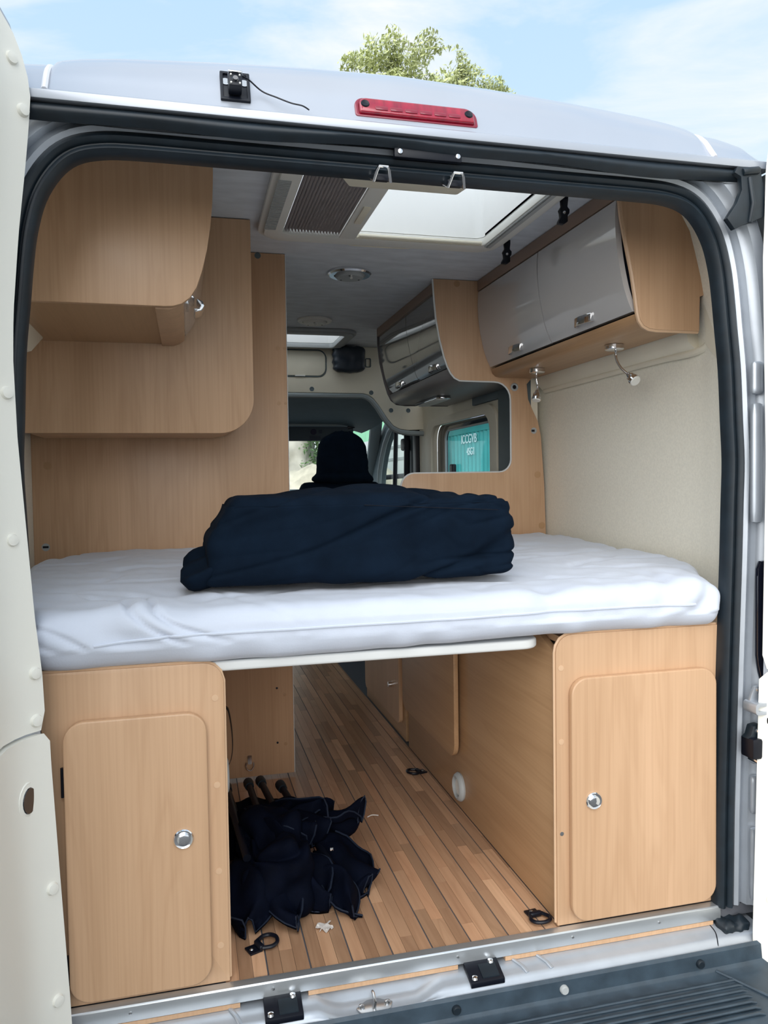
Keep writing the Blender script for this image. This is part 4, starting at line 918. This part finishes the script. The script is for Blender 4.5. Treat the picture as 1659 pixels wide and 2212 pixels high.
pr = thing('wall_tie_ring', 'small chrome tie ring screwed low on the partition panel', 'tie-down ring', (-.29, 1.155, .03))
obj('base', prism(rrect(-.297, -.283, .06, .092, .003, 3), 'Y', 1.153, 1.159), CHROME, pr); obj('ring', tube(smooth_path([(-.302, 1.150, .068), (-.304, 1.150, .055), (-.297, 1.150, .042), (-.29, 1.150, .039), (-.283, 1.150, .042), (-.276, 1.150, .055), (-.278, 1.150, .068)], 4), .0026, 8), CHROME, pr)
strap = tag(obj('webbing_strap', (lambda P: shell(lambda u, v: (P[min(int(v*(len(P)-1)+.001), len(P)-1)][0]+.004*(u-.5), P[min(int(v*(len(P)-1)+.001), len(P)-1)][1]+.018*(u-.5), P[min(int(v*(len(P)-1)+.001), len(P)-1)][2]), 3, len(P)-1, .003))(smooth_path([(-.408, .62, .655), (-.398, .62, .56), (-.402, .62, .47), (-.394, .62, .43), (-.384, .62, .415), (-.376, .62, .36), (-.375, .62, .30), (-.385, .62, .26), (-.405, .62, .25)], 6)), BLACKP, None, angle=180), 'black webbing strap hanging against the base cabinet above the folded chair', 'strap')
scrap = tag(obj('paper_scrap', shell(lambda u, v: (-.205+.030*u+.006*math.sin(v*7), .150+.03*v+.008*math.sin(u*9), .003+.004*math.sin(u*6+v*5)**2), 8, 6, .0008), PAPER, None), 'torn pale paper scrap on the floor by the folded chair', 'paper')
crumb = tag(obj('plastic_sliver', tube(smooth_path([(.045, .735, .003), (.062, .742, .005), (.082, .738, .003)], 4), .0018, 6), PAPER, None), 'thin white plastic sliver on the floor strips', 'scrap')

chair = thing('folded_chair', 'folded black camping chair heaped on the floor under the bed', 'chair', (-.25, .45, 0))
for k, (x0, y0, z0, x1, y1, z1) in enumerate(((-.385, .86, .10, -.33, .25, .06), (-.318, .835, .115, -.28, .25, .09), (-.28, .835, .118, -.22, .28, .10), (-.222, .79, .115, -.14, .30, .07), (-.35, .80, .05, -.24, .30, .03), (-.25, .80, .05, -.30, .30, .03), (-.40, .75, .17, -.36, .30, .13))):
    lg = obj('leg', tube([(x0, y0, z0), (x1, y1, z1)], .0105, 10), BLACKP, chair)
    a = Vector((x0, y0, z0)); t = (a-Vector((x1, y1, z1))).normalized()
    obj('rubber_foot', tube([tuple(a-t*.03), tuple(a-t*.005), tuple(a+t*.006), tuple(a+t*.012)], [.014, .0165, .0155, .008], 12), RUBBER, lg)
    if k in (0, 1, 3): obj('rivet', lathe([(.0005, .006), (.003, .004), (.004, 0)], tuple((a*.6+Vector((x1, y1, z1))*.4)+Vector((0, 0, .0095))), 'Z', 8), CHROME, lg)
def mound(p, n):
    d = .045*nz(p.x*9, p.y*8, p.z*9+4)+.022*nz(p.x*20, p.y*18, p.z*18)
    r = abs(nz(p.x*7+2, p.y*6, p.z*6)); d -= .028*math.exp(-(r/.08)**2)
    q = p+n*d; q.z = max(q.z, .004); q.x = max(q.x, -.412); return q
obj('seat_fabric', roundbox(-.385, -.19, .22, .60, .005, .17, .055, 40, 50, 26, mound), CHAIRFAB, chair, angle=180)
def petal(base, tip, side, up, w, h, ph):
    B = Vector(base); T = Vector(tip); S = Vector(side).normalized(); U = Vector(up)
    def fn(u, v):
        a = (u-.5)*2; c = B.lerp(T, v)
        ww = w*(.5+.75*math.sin(min(1, v*1.15)*PI*.62))*(1 if v < .8 else 1-.9*((v-.8)/.2)**2)
        q = c+S*a*ww+U*(h*math.sin(v*PI*.9)*(1-a*a*.6)+.03*math.sin(4*a+ph)*v)
        q += Vector((nz(u*2.5, v*2.5, ph), nz(u*2.5, v*2.5, ph+5), nz(u*2.5, v*2.5, ph+9)))*.028
        q.z = max(q.z, .006); q.x = max(q.x, -.414); return q
    return fn
PET = [((-.28, .50, .10), (-.115, .50, .14), (.25, -.75, .5), (0, 0, 1), .045, .03, .2), ((-.22, .47, .09), (-.025, .465, .135), (.3, .5, -.75), (.1, 0, .9), .042, .02, 1.7),
       ((-.17, .42, .09), (-.045, .315, .02), (.3, .9, .3), (.4, -.1, .8), .045, .035, 2.6), ((-.19, .38, .08), (-.105, .175, .006), (.95, .3, .2), (.0, -.3, 1), .030, .04, .9),
       ((-.27, .42, .11), (-.17, .235, .02), (.75, .6, .3), (0, -.2, 1), .042, .045, 3.4), ((-.32, .38, .10), (-.255, .165, .006), (.95, .2, .1), (0, -.2, 1), .040, .045, 4.2),
       ((-.37, .38, .10), (-.375, .175, .006), (.95, -.1, .2), (0, -.2, 1), .045, .05, 5.5), ((-.36, .50, .13), (-.25, .27, .10), (.6, .5, .6), (0, -.2, 1), .045, .04, 6.1),
       ((-.37, .58, .12), (-.20, .36, .13), (.5, .6, -.5), (0, 0, 1), .05, .03, 7.0), ((-.13, .38, .04), (-.048, .285, .01), (.4, .8, .1), (.3, 0, .9), .034, .03, 8.0), ((-.30, .60, .11), (-.14, .42, .12), (.5, .5, .8), (0, 0, 1), .04, .03, 9.2)]
for k, P in enumerate(PET):
    fn = petal(*P); pc = obj('fabric_fold', shell(fn, 14, 18, .005), CHAIRFAB, chair, angle=180)
    edge = [fn(0, v/14) for v in range(3, 15)]+[fn(u/8, 1) for u in range(1, 8)]+[fn(1, v/14) for v in range(14, 2, -1)]
    obj('hem', tube([tuple(e+Vector((0, 0, .001))) for e in edge], .0024, 5), HEM, pc)
obj('bundled_fabric', roundbox(-.405, -.215, .52, .80, .004, .088, .04, 30, 34, 14, lambda p, n: Vector((max(-.414, p.x+n.x*.02*nz(p.x*12, p.y*9, 2)), p.y+n.y*.03*nz(p.x*14, p.y*9, 5), max(.004, p.z+n.z*(.018*nz(p.x*22, p.y*6, 1)))))), CHAIRFAB, chair, angle=180)
obj('buckle', box(-.150, -.142, .300, .306, .12, .128), CHROME, chair, bevel=.001)

# ================================================================== OUTSIDE
ground = struct('floor_outside', grid(lambda u, v: (-40+80*u, -20+80*v, -.62-.0*u), 8, 8), GROUND, 'dark gravel ground around the van'); ground.name = 'ground'; ground['category'] = 'ground'
def container(x0, x1, y0, y1, z0, z1, m, name, lab):
    t = thing(name, lab, 'container', ((x0+x1)/2, (y0+y1)/2, z0))
    pr = []; y = y0+.15; i = 0
    while y < y1-.15:
        pr += [(y, x0+.0), (y+.07, x0+.0), (y+.105, x0+.045), (y+.175, x0+.045)]; y += .21
    pr += [(y1-.15, x0), (y1-.15, x0+.10), (y0+.15, x0+.10)]
    obj('corrugated_side', ([(b, a, z) for z in (z0+.15, z1-.12) for a, b in pr], (lambda n: [(i, (i+1) % n, n+(i+1) % n, n+i) for i in range(n)])(len(pr))), m, t, smooth=False)
    obj('frame', join(box(x0-.01, x0+.12, y0, y0+.16, z0, z1), box(x0-.01, x0+.12, y1-.16, y1, z0, z1), box(x0-.012, x0+.12, y0, y1, z1-.14, z1), box(x0-.012, x0+.12, y0, y1, z0, z0+.16)), m, t, bevel=.01)
    obj('body', box(x0+.11, x1, y0+.02, y1-.02, z0+.02, z1-.02), m, t, bevel=.02)
    return t
ct = container(5.0, 7.4, 11.3, 14.9, -.6, 2.18, TEAL, 'shipping_container', 'teal corrugated shipping container with white code letters outside the side window')
def text(s, size, pos, parent, mtl):
    cu = bpy.data.curves.new('t', 'FONT'); cu.body = s; cu.size = size; cu.extrude = .004; cu.align_x = 'CENTER'
    to = bpy.data.objects.new('t', cu); COL.objects.link(to); dg = bpy.context.evaluated_depsgraph_get(); me = bpy.data.meshes.new_from_object(to.evaluated_get(dg))
    v = [(pos[0]-p.co.z, pos[1]-p.co.x*1.0, pos[2]+p.co.y) for p in me.vertices]; f = [tuple(p.vertices) for p in me.polygons]
    bpy.data.objects.remove(to); return obj('code_lettering', (v, f), mtl, parent, smooth=False)
text('ICCGVB', .25, (4.985, 13.1, 1.84), ct, LETTER); text('4SG1', .21, (4.985, 13.0, 1.60), ct, LETTER)
obj('end_door_panel', box(5.6, 7.3, 11.26, 11.3, -.4, 1.9), mat('grey_teal', (.30, .38, .42), .5), ct)
tag(obj('roof_awning', prism([(10.6, 2.20), (15.4, 2.36), (15.4, 2.50), (10.6, 2.34)], 'X', 4.7, 7.6), mat('lilac_grey_sheet', (.42, .46, .58), .5), None, bevel=.01), 'grey sheet awning above the teal container', 'awning')
tag(obj('white_board', prism([(13.95, -.62), (14.05, 1.75), (14.16, 1.75), (14.2, 1.35), (14.26, 1.75), (14.4, 1.72), (14.35, -.62)], 'X', 4.75, 4.80), WHITEB, None), 'white W-shaped board leaning on the teal container', 'board')
ctg = container(6.2, 8.6, 19.0, 31.0, -.6, 3.9, GREENC, 'shipping_container', 'pale green shipping container beyond the cab')
wb = thing('site_cabin', 'low white cabin with grey stripes in front of the green container', 'cabin', (5.9, 22, -.6))
obj('cladding', box(5.7, 6.1, 18, 27, 1.30, 2.55), WHITEB, wb, bevel=.02); obj('skirt', box(5.72, 6.08, 18, 27, -.6, 1.30), GREENC, wb)
for z in (1.75, 2.12): obj('stripe', box(5.68, 5.70, 18.2, 26.8, z, z+.08), GREYP, wb)

def leafcloud(blobs, n, size, seed):
    rn = random.Random(seed); V, F = [], []
    tot = sum((b[3]*b[4]*b[5])**.7 for b in blobs)
    for (x, y, z, a, b, c) in blobs:
        for _ in range(int(n*(a*b*c)**.7/tot)):
            while True:
                d = Vector((rn.uniform(-1, 1), rn.uniform(-1, 1), rn.uniform(-1, 1)))
                if .15 < d.length < 1: break
            cpos = Vector((x+d.x*a, y+d.y*b, z+d.z*c))
            if nz(cpos.x*1.7, cpos.y*1.7, cpos.z*1.7) < -.10: continue
            t = Vector((rn.gauss(0, 1), rn.gauss(0, 1), rn.gauss(0, 1))).normalized(); s = t.orthogonal().normalized()
            L = size*rn.uniform(.6, 1.3); k = len(V)
            V += [tuple(cpos-t*L), tuple(cpos+s*L*.45), tuple(cpos+t*L), tuple(cpos-s*L*.45)]; F.append((k, k+1, k+2, k+3))
    return V, F
tree = thing('tree', 'yellow-green leafy tree rising behind the van roof', 'tree', (4.2, 14, -.62))
obj('trunk', join(tube([(4.2, 14, -.62), (4.25, 14, 3), (4.1, 14, 6), (4.2, 14, 8), (4.3, 14, 9.1)], [.32, .26, .2, .10, .03], 8), *[tube([(4.15, 14, 5.5+.4*k), (4.15+sx*.7, 14+.2*k, 6.6+.4*k), (4.15+sx*1.2, 14, 7.5+.35*k)], [.09, .05, .012], 6) for k, sx in enumerate((-1, 1, -.6, 1.1, .5))]), BARK, tree)
blobs = [(3.55, 14, 9.85, .45, .6, .52), (3.0, 14, 9.35, .42, .5, .35), (3.95, 14, 9.6, .3, .5, .62), (4.5, 14, 9.8, .36, .5, .56), (4.95, 14, 9.55, .45, .6, .5), (5.4, 14, 9.35, .4, .5, .38), (5.85, 14, 9.2, .4, .5, .36), (6.15, 14, 9.05, .28, .4, .36), (4.4, 14, 8.6, 1.9, 1.2, .8), (4.3, 14, 7, 2.1, 1.4, 1.2)]
fo = obj('foliage', leafcloud(blobs, 30000, .062, 3), LEAF, tree, smooth=False); fo['kind'] = 'stuff'
bs = thing('bush', 'dark green bush beside the pale rock ahead of the cab', 'bush', (3.0, 19, -.62))
fo = obj('foliage', leafcloud([(2.95, 19, 1.9, .75, .8, 1.1), (3.3, 19.3, 2.2, .6, .8, 1.4), (3.0, 19, .9, .5, .6, .5)], 6000, .07, 5), LEAFD, bs, smooth=False); fo['kind'] = 'stuff'
obj('stems', join(*[tube([(3.0+.05*k, 19, -.62), (2.8+.2*k, 19, 1.2), (2.7+.3*k, 19, 2.2)], [.04, .03, .01], 6) for k in range(4)]), BARK, bs)
def rockfn(p, n): return p+n*(.35*nz(p.x*.9, p.y*.9, p.z*.9)+.16*nz(p.x*2.6, p.y*2.6, p.z*1.8)+.06*nz(p.x*8, p.y*8, p.z*4))
tag(obj('rock', roundbox(-.5, 2.75, 18.6, 21, -.7, 4.2, .5, 40, 20, 50, rockfn), ROCK, None, angle=60), 'tall pale rock face seen through the windscreen', 'rock')
tag(obj('sand_bank', roundbox(-1.5, 4.8, 16.6, 19.6, -.8, 1.28, .45, 40, 20, 16, rockfn), mat('sandy_bank', (.55, .50, .40), .95, var=.25, vscale=3, bump=.4, bscale=12), None, angle=60), 'sandy bank at the foot of the pale rock', 'bank')
